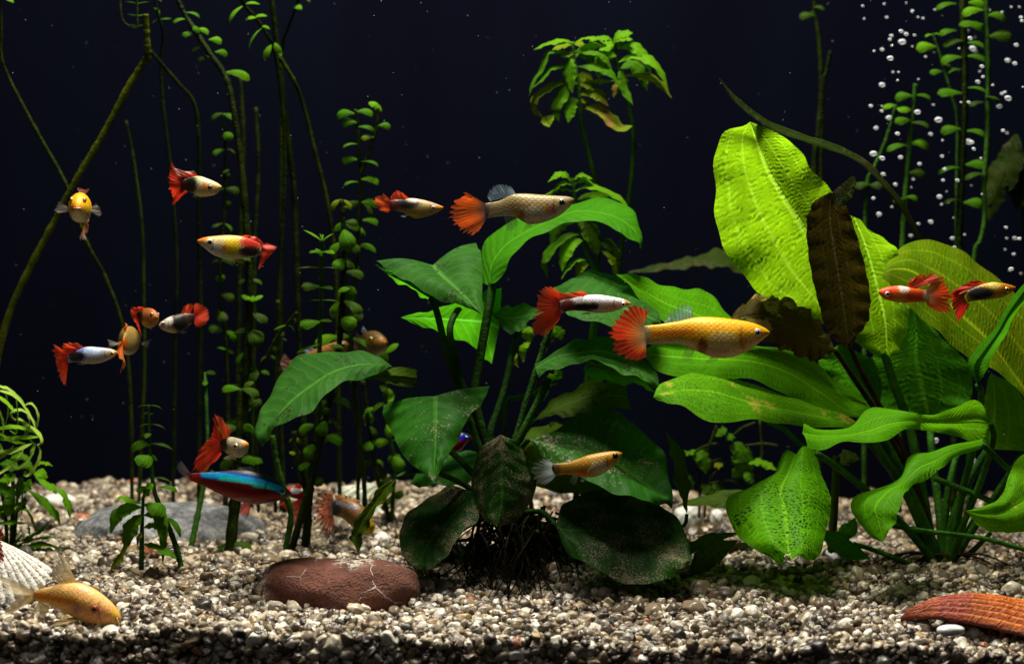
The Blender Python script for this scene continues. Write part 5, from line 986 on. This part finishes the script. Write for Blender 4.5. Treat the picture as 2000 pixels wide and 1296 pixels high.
# white-backed male
fish('guppy', 'white backed guppy with black side stripe and big red tail', [(1232,591,1232,594),(1218,584,1220,600),(1195,579,1197,608),(1165,575,1168,611),(1135,578,1138,607),(1110,584,1112,607),(1093,587,1096,612)], 0.040,
     (0.62, 0.56, 0.50), [('s', 0.0, 0.8, (0.74, 0.74, 0.76), .9), ('e', 1165, 582, 34, 9, (0.80, 0.80, 0.84), .9), ('e', 1195, 604, 26, 9, (0.62, 0.42, 0.28), .6), ('e', 1140, 600, 30, 9, BLK, .95), ('e', 1160, 597, 10, 8, BLK, .8), ('e', 1108, 597, 18, 16, (0.16, 0.012, 0.012), .95), ('e', 1226, 588, 10, 7, (0.70, 0.34, 0.08), .6), ('e', 1195, 597, 5, 9, (0.55, 0.4, 0.3), .5)],
     (1217, 594, 5.6), [
     ('tail_fin', [(1102,584),(1092,598),(1098,611)], [(1092,571),(1083,563),(1066,562),(1053,572),(1046,597),(1042,620),(1040,640),(1049,656),(1068,651),(1090,628)], RT, 20, 3.5),
     ('dorsal_fin', [(1151,575),(1130,579),(1108,585)], [(1136,568),(1105,572),(1088,571),(1080,580)], RD, 8, 2.5),
     ('anal_fin', [(1155,611),(1146,609)], [(1150,614),(1133,613)], [R4((.7,.3,.25),.9), R4((.6,.25,.2),.6)], 3, .5), ('pectoral_fin', [(1192,598,12),(1190,603,12)], [(1178,596,18),(1178,607,18)], CLR, 5, 1)], iris='cream', pr=0.5, scale=3.6)
# upper-left male
fish('guppy', 'black and pale guppy with tall forked red tail among thin stems', [(434,364,434,367),(424,357,425,378),(408,350,410,383),(390,344,390,384),(372,345,372,376),(350,352,353,369)], 0.070,
     (0.62, 0.58, 0.42), [('s', 0.2, 0.9, (0.56, 0.60, 0.38), .6), ('e', 372, 361, 19, 20, BLK, .97), ('e', 425, 366, 14, 14, (0.50, 0.36, 0.18), .7), ('e', 405, 366, 7, 10, (0.76, 0.30, 0.06), .7), ('e', 352, 360, 12, 14, (0.12, 0.01, 0.01), .9), ('e', 397, 376, 14, 8, (0.66, 0.58, 0.30), .6)],
     (414, 367, 5.2), [
     ('tail_fin', [(354,351),(352,360),(356,370)], [(330,316),(327,336),(326,358),(328,378),(332,396),(362,374)], [R4(BLK, .95), R4(RED, .92), R4((.85, .05, .02), .85)], 15, 3),
     ('dorsal_fin', [(386,343),(374,345),(362,348)], [(376,333),(356,333),(338,327),(342,340)], [R4(RED, .95), R4((.85,.10,.03), .9), R4((.7,.5,.45), .6)], 8, 2.5),
     ('pelvic_fin', [(384,381,5),(378,379,5)], [(380,386,7),(371,383,7)], [R4((.8,.8,.8),.8), R4((.7,.75,.8),.3)], 3, .5)], iris='dark', scale=3.4, yaw=-0.25, bend=0.15)
# left-facing orange-headed male
fish('guppy', 'orange headed guppy with yellow flank, red back fin and ragged tail', [(387,469,387,472),(400,464,400,484),(420,461,420,499),(445,459,447,506),(470,461,473,505),(490,467,492,502),(508,477,510,497)], 0.060,
     (0.60, 0.52, 0.34), [('s', 0.3, 0.9, (0.62, 0.34, 0.14), .7), ('s', -0.3, -0.9, (0.66, 0.60, 0.50), .8), ('e', 395, 466, 13, 8, (0.75, 0.24, 0.04), .8), ('e', 418, 488, 14, 12, (0.62, 0.62, 0.64), .7), ('e', 452, 480, 18, 22, (0.70, 0.52, 0.06), .8), ('e', 492, 474, 28, 14, (0.52, 0.05, 0.015), .9), ('e', 486, 491, 24, 11, (0.05, 0.012, 0.01), .95), ('e', 437, 484, 5, 6, (0.74, 0.18, 0.03), .8)],
     (410, 473.5, 6.4), [
     ('tail_fin', [(507,477),(511,487),(509,498)], [(521,473),(536,482),(531,493),(519,507),(503,527)], RT, 13, 3),
     ('dorsal_fin', [(470,461),(488,467),(508,477)], [(478,458),(494,460),(505,466),(516,478)], RD, 8, 2.5),
     ('pelvic_fin', [(455,505,6),(462,505,6)], [(466,514,8),(478,512,8)], [R4((.7,.4,.12),.8), R4((.7,.5,.2),.4)], 4, .5), ('pectoral_fin', [(438,483,16),(440,490,16)], [(462,476,24),(458,496,24)], [R4((.7,.6,.15),.3), R4((.7,.6,.2),.08)], 6, 1)], iris='cream', pr=0.62, scale=4, yaw=0.2, gam=1.35)
# mid-water small male
fish('guppy', 'small dark sided guppy with clipped orange-red tail in open water', [(866,404,866,407),(852,398,854,415),(830,391,833,423),(805,387,810,426),(785,389,787,415),(762,391,763,410)], 0.055,
     (0.40, 0.32, 0.18), [('s', 0.1, 0.8, (0.46, 0.34, 0.22), .8), ('e', 830, 408, 18, 11, (0.50, 0.42, 0.22), .8), ('e', 795, 398, 28, 12, (0.025, 0.018, 0.02), .92), ('e', 806, 391, 14, 6, (0.66, 0.56, 0.48), .7), ('e', 812, 418, 14, 8, (0.50, 0.38, 0.10), .7), ('e', 768, 400, 14, 12, (0.16, 0.03, 0.02), .9), ('e', 862, 405, 7, 6, (0.70, 0.30, 0.06), .7)],
     (847, 406.5, 4.8), [
     ('tail_fin', [(763,391),(761,401),(763,410)], [(750,378),(735,386),(732,396),(738,408),(756,416)], [R4(DRED,.95), R4((.75,.10,.015),.92), R4((.70,.14,.03),.75)], 12, 2),
     ('dorsal_fin', [(799,387),(783,388),(765,390)], [(790,379),(775,372),(763,384)], RD, 7, 2),
     ('pelvic_fin', [(798,420,4),(792,418,4)], [(790,424,6),(782,422,6)], [R4((.8,.75,.8),.7), R4((.7,.7,.75),.3)], 3, .5)], iris='silver', scale=3.4, group=None)
# little group at the left
fish('guppy', 'guppy turned half towards glass with red tail, above the orange-tailed one', [(312,618,312,622),(307,610,307,631),(299,603,300,638),(287,601,288,640),(275,604,276,632),(264,607,265,621)], 0.085,
     (0.42, 0.24, 0.12), [('e', 301, 616, 12, 14, (0.50, 0.22, 0.12), .7), ('e', 293, 632, 9, 10, (0.46, 0.36, 0.14), .7), ('e', 274, 617, 13, 18, BLK, .92), ('s', 0.5, 1, (0.40, 0.12, 0.05), .6)],
     (304, 614, 4.0), [('tail_fin', [(268,604),(264,612),(266,622)], [(262,600),(252,601),(254,616),(262,642),(272,660)], RT, 12, 3), ('dorsal_fin', [(284,602),(268,605)], [(276,598),(254,600)], RD, 6, 2), ('pelvic_fin', [(292,639,4),(288,638,4)], [(294,645,6),(286,643,6)], CLR, 3, .5)], yaw=-0.75, wr=0.56, iris='silver', scale=3)
fish('guppy', 'black bodied guppy with white chest and round red fan tail', [(312,634,312,637),(320,626,320,644),(335,617,337,650),(353,612,354,647),(366,612,367,637),(376,612,377,628)], 0.085,
     (0.50, 0.44, 0.36), [('e', 350, 630, 19, 26, BLK, .96), ('e', 372, 620, 12, 14, (0.06, 0.01, 0.01), .9), ('e', 330, 625, 7, 12, WHT, .7), ('e', 316, 636, 6, 8, (0.40, 0.22, 0.16), .6), ('e', 335, 646, 10, 6, (0.6, 0.48, 0.2), .6)],
     (319, 632, 4.2), [('tail_fin', [(375,612),(378,620),(376,628)], [(378,594),(386,592),(398,599),(403,612),(399,630),(382,640)], RT, 14, 2), ('dorsal_fin', [(352,613),(362,612),(370,612)], [(358,598),(370,593),(376,597)], RD, 6, 2), ('pelvic_fin', [(352,647,3),(358,645,3)], [(356,652,5),(366,649,5)], CLR, 3, .5)], yaw=0.4, iris='silver', scale=3, pr=0.6)
fish('guppy', 'tan guppy swimming away with orange tail hanging down', [(62,-6,62,-2),(50,-20,50,8),(28,-27,27,24),(2,-28,2,28),(-24,-20,-22,24),(-50,-2,-50,16)], 0.085,
     (0.40, 0.32, 0.16), [('s', 0.1, 0.9, (0.34, 0.24, 0.10), .7), ('s', -0.2, -0.9, (0.52, 0.46, 0.30), .7), ('e', -50, 6, 20, 16, (0.55, 0.16, 0.03), .8)],
     (48, -8, 5), [('tail_fin', [(-48,-2),(-52,7),(-49,16)], [(-74,4),(-88,24),(-86,50),(-70,62)], [R4((.6,.15,.02),.95), R4((.84,.17,.02),.95), R4((.6,.22,.06),.7)], 10, 5), ('dorsal_fin', [(-4,-28),(-28,-18)], [(-20,-36),(-46,-22)], [R4((.8,.16,.02),.9), R4((.8,.2,.04),.8)], 6, 2), ('pectoral_fin', [(20,4,-24),(16,8,-24)], [(6,-2,-42),(0,14,-40)], CLR, 4, 1), ('pectoral_fin', [(20,4,24),(16,8,24)], [(6,-2,38),(0,14,38)], CLR, 4, 1)],
     raw=(250, 665), yaw=1.56, wr=0.64, iris='gold', scale=5)
fish('guppy', 'blue-white guppy with long trailing red sword tail', [(230,686,230,689),(217,681,220,698),(195,678,197,708),(170,677,172,710),(150,684,150,707),(132,695,133,708)], 0.075,
     (0.46, 0.46, 0.46), [('s', 0.1, 0.8, (0.48, 0.50, 0.55), .8), ('e', 178, 686, 22, 12, (0.62, 0.70, 0.84), .9), ('e', 150, 696, 20, 13, (0.03, 0.025, 0.05), .92), ('e', 222, 690, 13, 10, (0.46, 0.34, 0.16), .75), ('e', 185, 706, 20, 6, (0.44, 0.40, 0.22), .7), ('e', 158, 682, 10, 6, (0.22, 0.24, 0.60), .6)],
     (220, 690, 4.4), [('tail_fin', [(135,694),(131,701),(133,708)], [(117,678),(104,673),(105,690),(110,714),(117,736),(129,755)], RT, 12, 3), ('dorsal_fin', [(164,677),(152,681),(140,688)], [(150,669),(128,670),(122,680),(118,700)], RD, 8, 3), ('anal_fin', [(168,710),(160,708)], [(160,713),(148,711)], CLR, 3, .5)], iris='gold', scale=3.4)
# looking straight at us
def face_mouth(root, loc2, s):
    tube('mouth', [np.array(loc2(57.5, 5, k * 7)) + np.array([0.0006 * (1 - abs(k)) , 0, 0]) + np.array(root.location) for k in (-1, -.5, 0, .5, 1)], [1.2 * s, 1.2 * s], plain('fish_lip', (0.62, 0.26, 0.14), 0.4), root, n=9, seg=6)
fish('guppy', 'plump yellow guppy facing straight out by the slanting stem', [(60,1,60,9),(54,-9,54,15),(42,-21,42,24),(22,-27,22,30),(0,-26,0,30),(-30,-8,-30,26),(-55,8,-55,28)], 0.080,
     (0.70, 0.50, 0.12), [('s', 0.0, 0.7, (0.74, 0.44, 0.02), .9), ('s', -0.1, -0.9, (0.60, 0.56, 0.42), .9), ('e', 58, 4, 10, 9, (0.70, 0.36, 0.20), .7)],
     (44, -12, 6), [('tail_fin', [(-52,8),(-56,18),(-53,28)], [(-72,14),(-86,36),(-78,58),(-64,60)], [R4((.5,.3,.12),.9), R4((.75,.22,.04),.85), R4((.4,.35,.3),.35)], 10, 5),
     ('dorsal_fin', [(5,-26),(-20,-16)], [(-2,-38,-4),(-30,-34,10)], [R4((.6,.55,.5),.6), R4((.5,.12,.05),.6)], 5, 5),
     ('pectoral_fin', [(20,0,-22),(20,10,-22)], [(8,-10,-44),(4,12,-46)], CLR, 6, 2), ('pectoral_fin', [(20,0,22),(20,10,22)], [(8,-8,36),(4,18,36)], CLR, 6, 2)],
     raw=(158, 405), yaw=-1.50, wr=0.66, iris='gold', scale=6, sc_amt=0.3, extra=face_mouth)
# pair at the right
fish('guppy', 'red and white guppy with round red tail and swept back fin, facing the brown leaf', [(1716,568,1716,572),(1724,563,1725,582),(1740,559,1742,588),(1760,558,1762,591),(1785,563,1786,590),(1811,566,1809,589)], 0.046,
     (0.72, 0.22, 0.08), [('e', 1735, 566, 14, 9, (0.78, 0.14, 0.03), .8), ('e', 1765, 563, 13, 11, WHT, .9), ('e', 1790, 576, 24, 10, (0.66, 0.16, 0.03), .7), ('e', 1757, 583, 14, 8, (0.66, 0.46, 0.20), .7), ('e', 1810, 577, 9, 14, (0.66, 0.52, 0.46), .8), ('e', 1745, 580, 8, 8, (0.75, 0.3, 0.15), .6)],
     (1732, 574, 5.4), [('tail_fin', [(1809,566),(1812,577),(1809,589)], [(1822,548),(1840,547),(1853,563),(1857,585),(1852,608),(1832,609),(1810,597)], [R4((.7,.3,.2),.9), R4((.80,.04,.015),.9), R4((.82,.05,.02),.72)], 16, 3),
     ('dorsal_fin', [(1771,560),(1779,562),(1788,564)], [(1778,546),(1798,536),(1824,536),(1842,544),(1822,552)], [R4(RED,.95), R4((.8,.03,.01),.9), R4((.8,.04,.015),.8)], 9, 2.5), ('pelvic_fin', [(1762,590,5),(1768,590,5)], [(1762,597,7),(1776,599,7)], [R4((.8,.8,.75),.8), R4((.7,.7,.7),.3)], 3, .6)], iris='cream', scale=3.4, pr=0.55, sc_amt=.4)
fish('guppy', 'black and yellow guppy with folded dark red tail, beside the yellowing leaf', [(1984,560,1984,563),(1973,556,1975,571),(1955,552,1957,581),(1935,551,1937,584),(1912,557,1914,586),(1886,570,1890,590)], 0.050,
     (0.50, 0.34, 0.10), [('e', 1940, 557, 14, 8, (0.72, 0.62, 0.30), .85), ('e', 1968, 562, 18, 10, (0.55, 0.24, 0.06), .8), ('e', 1912, 573, 30, 15, BLK, .96), ('e', 1950, 577, 10, 7, (0.5, 0.42, 0.18), .7)],
     (1965, 565.5, 5.2), [('tail_fin', [(1888,569),(1884,579),(1889,590)], [(1868,566),(1854,575),(1858,592),(1866,612),(1875,625),(1895,594)], [R4((.2,.01,.01),.95), R4((.55,.01,.012),.95), R4((.6,.02,.015),.9)], 12, 4),
     ('dorsal_fin', [(1923,552),(1908,558),(1893,565)], [(1905,546),(1880,558),(1860,570),(1868,578)], [R4(RED,.95), R4((.6,.015,.012),.95)], 8, 3), ('pelvic_fin', [(1930,584,4),(1924,585,4)], [(1926,589,6),(1916,588,6)], CLR, 3, .5)], iris='gold', scale=3.4)
# male above the neon fish
fish('guppy', 'guppy with flaring red fins just above the neon striped fish', [(487,866,487,870),(482,861,482,882),(468,856,468,893),(450,853,450,888),(436,857,438,882),(426,861,430,880)], 0.056,
     (0.50, 0.44, 0.32), [('e', 436, 868, 15, 18, (0.05, 0.02, 0.015), .95), ('e', 452, 860, 8, 9, (0.72, 0.66, 0.50), .8), ('e', 470, 864, 12, 9, (0.42, 0.40, 0.40), .6), ('e', 468, 884, 12, 9, (0.62, 0.58, 0.46), .7), ('e', 455, 886, 8, 7, (0.60, 0.36, 0.06), .7), ('e', 483, 866, 7, 6, (0.60, 0.30, 0.05), .8)],
     (468, 870, 5.4), [('tail_fin', [(433,859),(427,868),(430,880)], [(405,816),(404,850),(389,868),(380,888),(370,905),(368,918),(386,924),(410,906),(424,888)], [R4((.5,.03,.02),.95), R4((.74,.045,.015),.9), R4((.72,.05,.02),.78)], 22, 4),
     ('dorsal_fin', [(447,853),(440,855),(432,858)], [(449,836),(436,820),(413,813),(424,838)], [R4((.8,.1,.03),.95), R4((.84,.07,.02),.92), R4((.8,.15,.08),.8)], 8, 3), ('pelvic_fin', [(456,888,4),(448,887,4)], [(458,899,6),(440,893,6)], [R4((.8,.75,.55),.8), R4((.8,.75,.6),.4)], 4, .8), ('pelvic_fin', [(456,888,-4),(450,887,-4)], [(452,898,-7),(438,895,-7)], [R4((.8,.75,.55),.8), R4((.8,.75,.6),.4)], 4, .8)], yaw=-0.5, iris='gold', scale=3.2, bend=0.1)
# neon striped characin
NEON = [(0.0, 0.30, 0.80), (0.0, 0.42, 0.52)]
fish('tetra', 'slender fish with glowing blue stripe over deep red flank', [(568,961,568,965),(560,953,560,971),(545,941,545,977),(520,927,520,982),(490,918,492,984),(460,917,460,976),(425,920,425,962),(395,922,395,947),(372,924,372,938)], 0.044,
     (0.19, 0.004, 0.012), [('s', 0.35, 0.75, (0.045, 0.04, 0.05), .95), ('e', 520, 984, 40, 8, (0.26, 0.22, 0.21), .85), ('e', 470, 976, 30, 7, (0.30, 0.22, 0.22), .6), ('e', 558, 964, 13, 12, (0.16, 0.12, 0.14), .85),
      ('l', [(397, 926), (440, 928), (480, 933), (515, 941), (548, 953)], 9.0, (0.01, 0.06, 0.30), .95), ('l', [(398, 926), (440, 929), (480, 934), (515, 942), (548, 954)], 6.8, (0.0, 0.50, 0.90), .98), ('l', [(430, 932), (470, 937), (505, 945), (535, 953)], 3.6, (0.0, 0.74, 0.62), .9), ('e', 380, 932, 16, 12, (0.42, 0.012, 0.014), .8), ('s', 0.80, 0.97, (0.05, 0.045, 0.05), .95)],
     (552, 958, 7.4), [('tail_fin', [(373,924),(371,931),(373,938)], [(352,898),(346,915),(358,930),(346,945),(344,960)], [R4((.25,.02,.02),.8), R4((.3,.28,.26),.22), R4((.3,.3,.3),.12)], 14, 2),
     ('dorsal_fin', [(500,919),(482,917),(470,917)], [(488,911),(470,912),(462,915)], [R4((.1,.1,.11),.6), R4((.2,.2,.2),.15)], 6, 1), ('anal_fin', [(448,972),(432,965),(418,958)], [(438,982),(424,974),(408,962)], [R4((.3,.05,.05),.5), R4((.3,.3,.3),.15)], 7, 1), ('adipose_fin', [(420,920),(414,921)], [(414,917),(409,919)], CLR, 2, .3), ('pectoral_fin', [(535,974,14),(532,978,14)], [(520,982,18),(518,990,18)], CLR, 4, .6)], mat=M_NEON, iris='teal', scale=3.6, wr=0.50, pr=0.6, gam=1.25)
# quiet ones at the back
fish('guppy', 'tan guppy hovering half turned above the long nibbled leaf', [(755,667,755,672),(748,656,749,684),(733,646,734,692),(716,648,717,689),(702,657,703,681)], 0.135,
     (0.17, 0.12, 0.05), [('s', -0.1, -0.8, (0.26, 0.22, 0.12), .8), ('e', 730, 672, 10, 10, (0.40, 0.28, 0.06), .6), ('e', 750, 666, 9, 8, (0.34, 0.18, 0.05), .7)],
     (737, 662, 5), [('tail_fin', [(704,657),(700,668),(703,681)], [(692,648),(684,668),(690,690)], [R4((.2,.1,.06),.6), R4((.2,.12,.08),.3)], 8, 2), ('dorsal_fin', [(716,648),(708,652)], [(708,638),(702,646)], [R4((.7,.75,.8),.8), R4((.6,.7,.8),.5)], 4, 1)], yaw=-0.85, wr=0.70, iris='gold', scale=5)
fish('guppy', 'brown guppy mostly hidden behind the long nibbled leaf', [(682,671,682,676),(672,665,672,690),(645,670,645,703),(612,683,614,708),(585,697,588,714),(566,705,568,720)], 0.140,
     (0.30, 0.17, 0.07), [('s', -0.1, -0.9, (0.4, 0.28, 0.14), .8), ('e', 662, 675, 10, 10, (0.38, 0.18, 0.06), .6)],
     (670, 674, 5), [('tail_fin', [(568,704),(566,712),(569,720)], [(556,690),(548,708),(556,730)], [R4((.4,.12,.08),.8), R4((.5,.3,.25),.5)], 8, 2), ('dorsal_fin', [(616,682),(598,690)], [(606,676),(590,686)], BLU, 5, 1)], iris='dark', scale=5)
fish('guppy', 'red guppy behind stems in front of the neon striped fish', [(556,955,556,960),(563,951,563,968),(574,951,574,973),(585,955,585,974),(594,961,594,974)], 0.125,
     (0.50, 0.06, 0.03), [('e', 578, 958, 12, 7, (0.70, 0.74, 0.80), .9), ('e', 578, 970, 14, 6, (0.4, 0.03, 0.02), .7)],
     (561, 958, 3.4), [('tail_fin', [(596,960),(592,972),(582,974)], [(600,985),(592,1012),(580,1030),(568,1010),(562,985)], RT, 12, 3), ('dorsal_fin', [(576,951),(585,955)], [(580,943),(594,950)], RD, 5, 2), ('pelvic_fin', [(568,972,3),(562,970,3)], [(560,996,5),(546,985,5)], RT, 6, 2)], iris='dark', scale=3)
fish('guppy', 'brown guppy with black-dotted orange tail behind the curled dark leaf', [(733,1024,733,1029),(724,1005,724,1043),(706,985,706,1041),(686,976,688,1027),(666,974,668,1012),(648,979,650,1007)], 0.105,
     (0.24, 0.15, 0.08), [('s', -0.1, -0.9, (0.45, 0.36, 0.14), .8), ('e', 722, 1026, 12, 16, (0.55, 0.45, 0.12), .8), ('e', 655, 993, 14, 18, (0.05, 0.045, 0.06), .9), ('l', [(660, 982), (700, 990)], 4, (0.3, 0.32, 0.42), .6)],
     (724, 1018, 5), [('tail_fin', [(650,978),(647,992),(650,1007)], [(648,958),(628,958),(612,978),(611,1006),(620,1034),(640,1052),(654,1034)], [R4((.1,.06,.08),.9), R4((.74,.13,.03),.9), R4((.70,.16,.05),.7), R4((.5,.35,.3),.4)], 17, 2, (0.02, 0.015, 0.02, .9)),
     ('dorsal_fin', [(700,982),(675,976),(656,977)], [(702,976),(672,966),(650,966)], [R4((.7,.25,.05),.85), R4((.65,.28,.08),.6)], 7, 2)], iris='dark', scale=5, yaw=-0.3)
fish('guppy', 'tiny guppy with red tail half hidden below the neon striped fish', [(505,948,505,951),(500,950,506,960),(492,962,500,972),(482,978,491,984)], 0.130,
     (0.22, 0.06, 0.03), [], (501, 953, 2.6), [('tail_fin', [(482,977),(486,982),(491,985)], [(470,984),(462,1002),(474,1004),(484,1014)], RT, 9, 3)], iris='dark', scale=3)
fish('tetra', 'red and blue fish peeping out behind the speckled drooping leaf', [(922,852,922,855),(914,847,913,862),(900,844,898,880),(880,848,878,890),(855,858,855,886),(832,866,832,878)], 0.120,
     (0.32, 0.008, 0.02), [('s', 0.3, 0.7, (0.04, 0.04, 0.06), .9), ('l', [(835, 868), (870, 857), (910, 853)], 4.5, (0.02, 0.10, 0.75), .95), ('e', 888, 886, 20, 7, (0.5, 0.42, 0.40), .85)],
     (911, 854, 4), [('tail_fin', [(833,866),(831,872),(833,879)], [(815,852),(824,872),(814,892)], CLR, 9, 1)], mat=M_NEON, iris='teal', scale=3.6, wr=0.5)
fish('guppy', 'small golden guppy with clear white-edged tail before the scuffed leaf', [(1215,884,1215,887),(1206,881,1208,898),(1190,881,1191,915),(1168,884,1170,928),(1146,889,1146,932),(1128,896,1128,929),(1105,903,1107,926),(1079,905,1086,928)], 0.028,
     (0.44, 0.28, 0.06), [('s', 0.2, 0.9, (0.40, 0.24, 0.05), .8), ('e', 1172, 912, 22, 15, (0.60, 0.54, 0.38), .8), ('e', 1137, 922, 9, 9, (0.55, 0.17, 0.03), .8), ('e', 1193, 898, 6, 11, (0.58, 0.30, 0.08), .7), ('l', [(1160, 905), (1148, 918)], 2.5, (0.8, 0.74, 0.45), .8), ('e', 1084, 916, 12, 16, (0.10, 0.085, 0.06), .7)],
     (1201, 889.5, 6.4), [('tail_fin', [(1080,905),(1078,916),(1086,928)], [(1070,894),(1052,900),(1042,920),(1050,943),(1072,944)], [R4((.75,.85,.85),.85), R4((.55,.62,.62),.35), R4((.3,.3,.3),.10)], 10, 2),
     ('dorsal_fin', [(1122,897),(1110,902)], [(1118,892),(1104,900)], [R4((.8,.85,.85),.85), R4((.7,.8,.8),.5)], 4, 1), ('anal_fin', [(1130,929),(1120,927)], [(1124,945),(1112,940)], [R4((.5,.7,.75),.5), R4((.5,.6,.6),.15)], 4, 1), ('pelvic_fin', [(1146,932,6),(1138,931,6)], [(1146,941,8),(1132,940,8)], [R4((.5,.7,.75),.5), R4((.5,.6,.6),.15)], 3, 1)], iris='dark', pr=0.85, scale=4.4, gam=1.3)
fish('guppy', 'dark red guppy leaving past the white fan shell', [(-120,1058,-120,1062),(-105,1045,-105,1074),(-80,1040,-80,1082),(-50,1048,-50,1072),(-32,1052,-32,1066)], 0.020,
     (0.25, 0.02, 0.015), [], (-106, 1056, 5), [('tail_fin', [(-33,1052),(-30,1059),(-33,1066)], [(-10,1026),(6,1034),(3,1060),(5,1092),(-12,1096)], [R4((.3,.01,.01),.95), R4((.35,.01,.01),.9), R4((.3,.01,.01),.85)], 12, 3)], iris='dark', scale=4)
# pale bottom catfish
def barbels(root, loc2, s):
    m = plain('barbel', (0.75, 0.45, 0.25), 0.4)
    for sd in (-1, 1):
        for x, y, dx, dy in ((226, 1206, 2, 16), (230, 1204, 6, 14)):
            q = [np.array(loc2(x + dx * k, y + dy * k, sd * (10 + 4 * k))) + np.array(root.location) for k in (0, .5, 1)]
            tube('barbel', q, [1.4 * s, 0.5 * s], m, root, n=7, seg=6)
CF = [R4((.80,.56,.20),.85), R4((.80,.66,.36),.70), R4((.8,.70,.45),.50)]
fish('catfish', 'pale golden bottom catfish nosing the front gravel', [(236,1204,235,1210),(230,1190,230,1217),(212,1170,214,1220),(184,1149,188,1219),(155,1138,160,1212),(122,1139,124,1194),(93,1146,95,1180),(66,1153,67,1170)], 0.010,
     (0.84, 0.42, 0.16), [('s', 0.1, 0.9, (0.88, 0.54, 0.26), .8), ('l', [(70, 1161), (110, 1168), (150, 1172)], 6, (0.74, 0.22, 0.04), .7), ('s', -0.2, -0.9, (0.80, 0.50, 0.20), .6), ('e', 155, 1185, 11, 13, (0.42, 0.24, 0.18), .8), ('e', 205, 1196, 26, 18, (0.80, 0.36, 0.20), .6), ('e', 228, 1196, 12, 16, (0.80, 0.48, 0.12), .8), ('e', 175, 1198, 9, 12, (0.70, 0.30, 0.20), .7), ('e', 165, 1150, 16, 8, (0.78, 0.34, 0.18), .5)],
     (189, 1185.5, 7.6), [('tail_fin', [(67,1153),(64,1161),(68,1170)], [(28,1132),(-6,1124),(14,1150),(32,1166),(18,1182),(10,1202),(32,1192)], CF, 16, 3),
     ('dorsal_fin', [(152,1138),(136,1138),(116,1141)], [(122,1079),(112,1086),(108,1106),(100,1122)], CF, 9, 2),
     ('adipose_fin', [(88,1148),(76,1151)], [(80,1136),(70,1144)], CF, 3, .5), ('anal_fin', [(98,1182),(86,1177),(76,1172)], [(88,1206),(72,1204),(64,1190)], CF, 8, 2),
     ('pectoral_fin', [(160,1208,22),(152,1205,22)], [(104,1219,44),(118,1206,40)], [R4((.80,.5,.12),.85), R4((.8,.6,.3),.5)], 7, 1.5), ('pectoral_fin', [(160,1208,-22),(152,1205,-22)], [(112,1217,-52),(118,1204,-46)], [R4((.80,.5,.12),.85), R4((.8,.6,.3),.5)], 7, 1.5), ('pelvic_fin', [(130,1198,10),(122,1194,10)], [(120,1212,18),(108,1206,18)], CF, 5, 1)], mat=M_CORY, iris='red', wr=0.66, scale=6, sc_amt=0.5, pr=0.5, extra=barbels, gam=1.0)
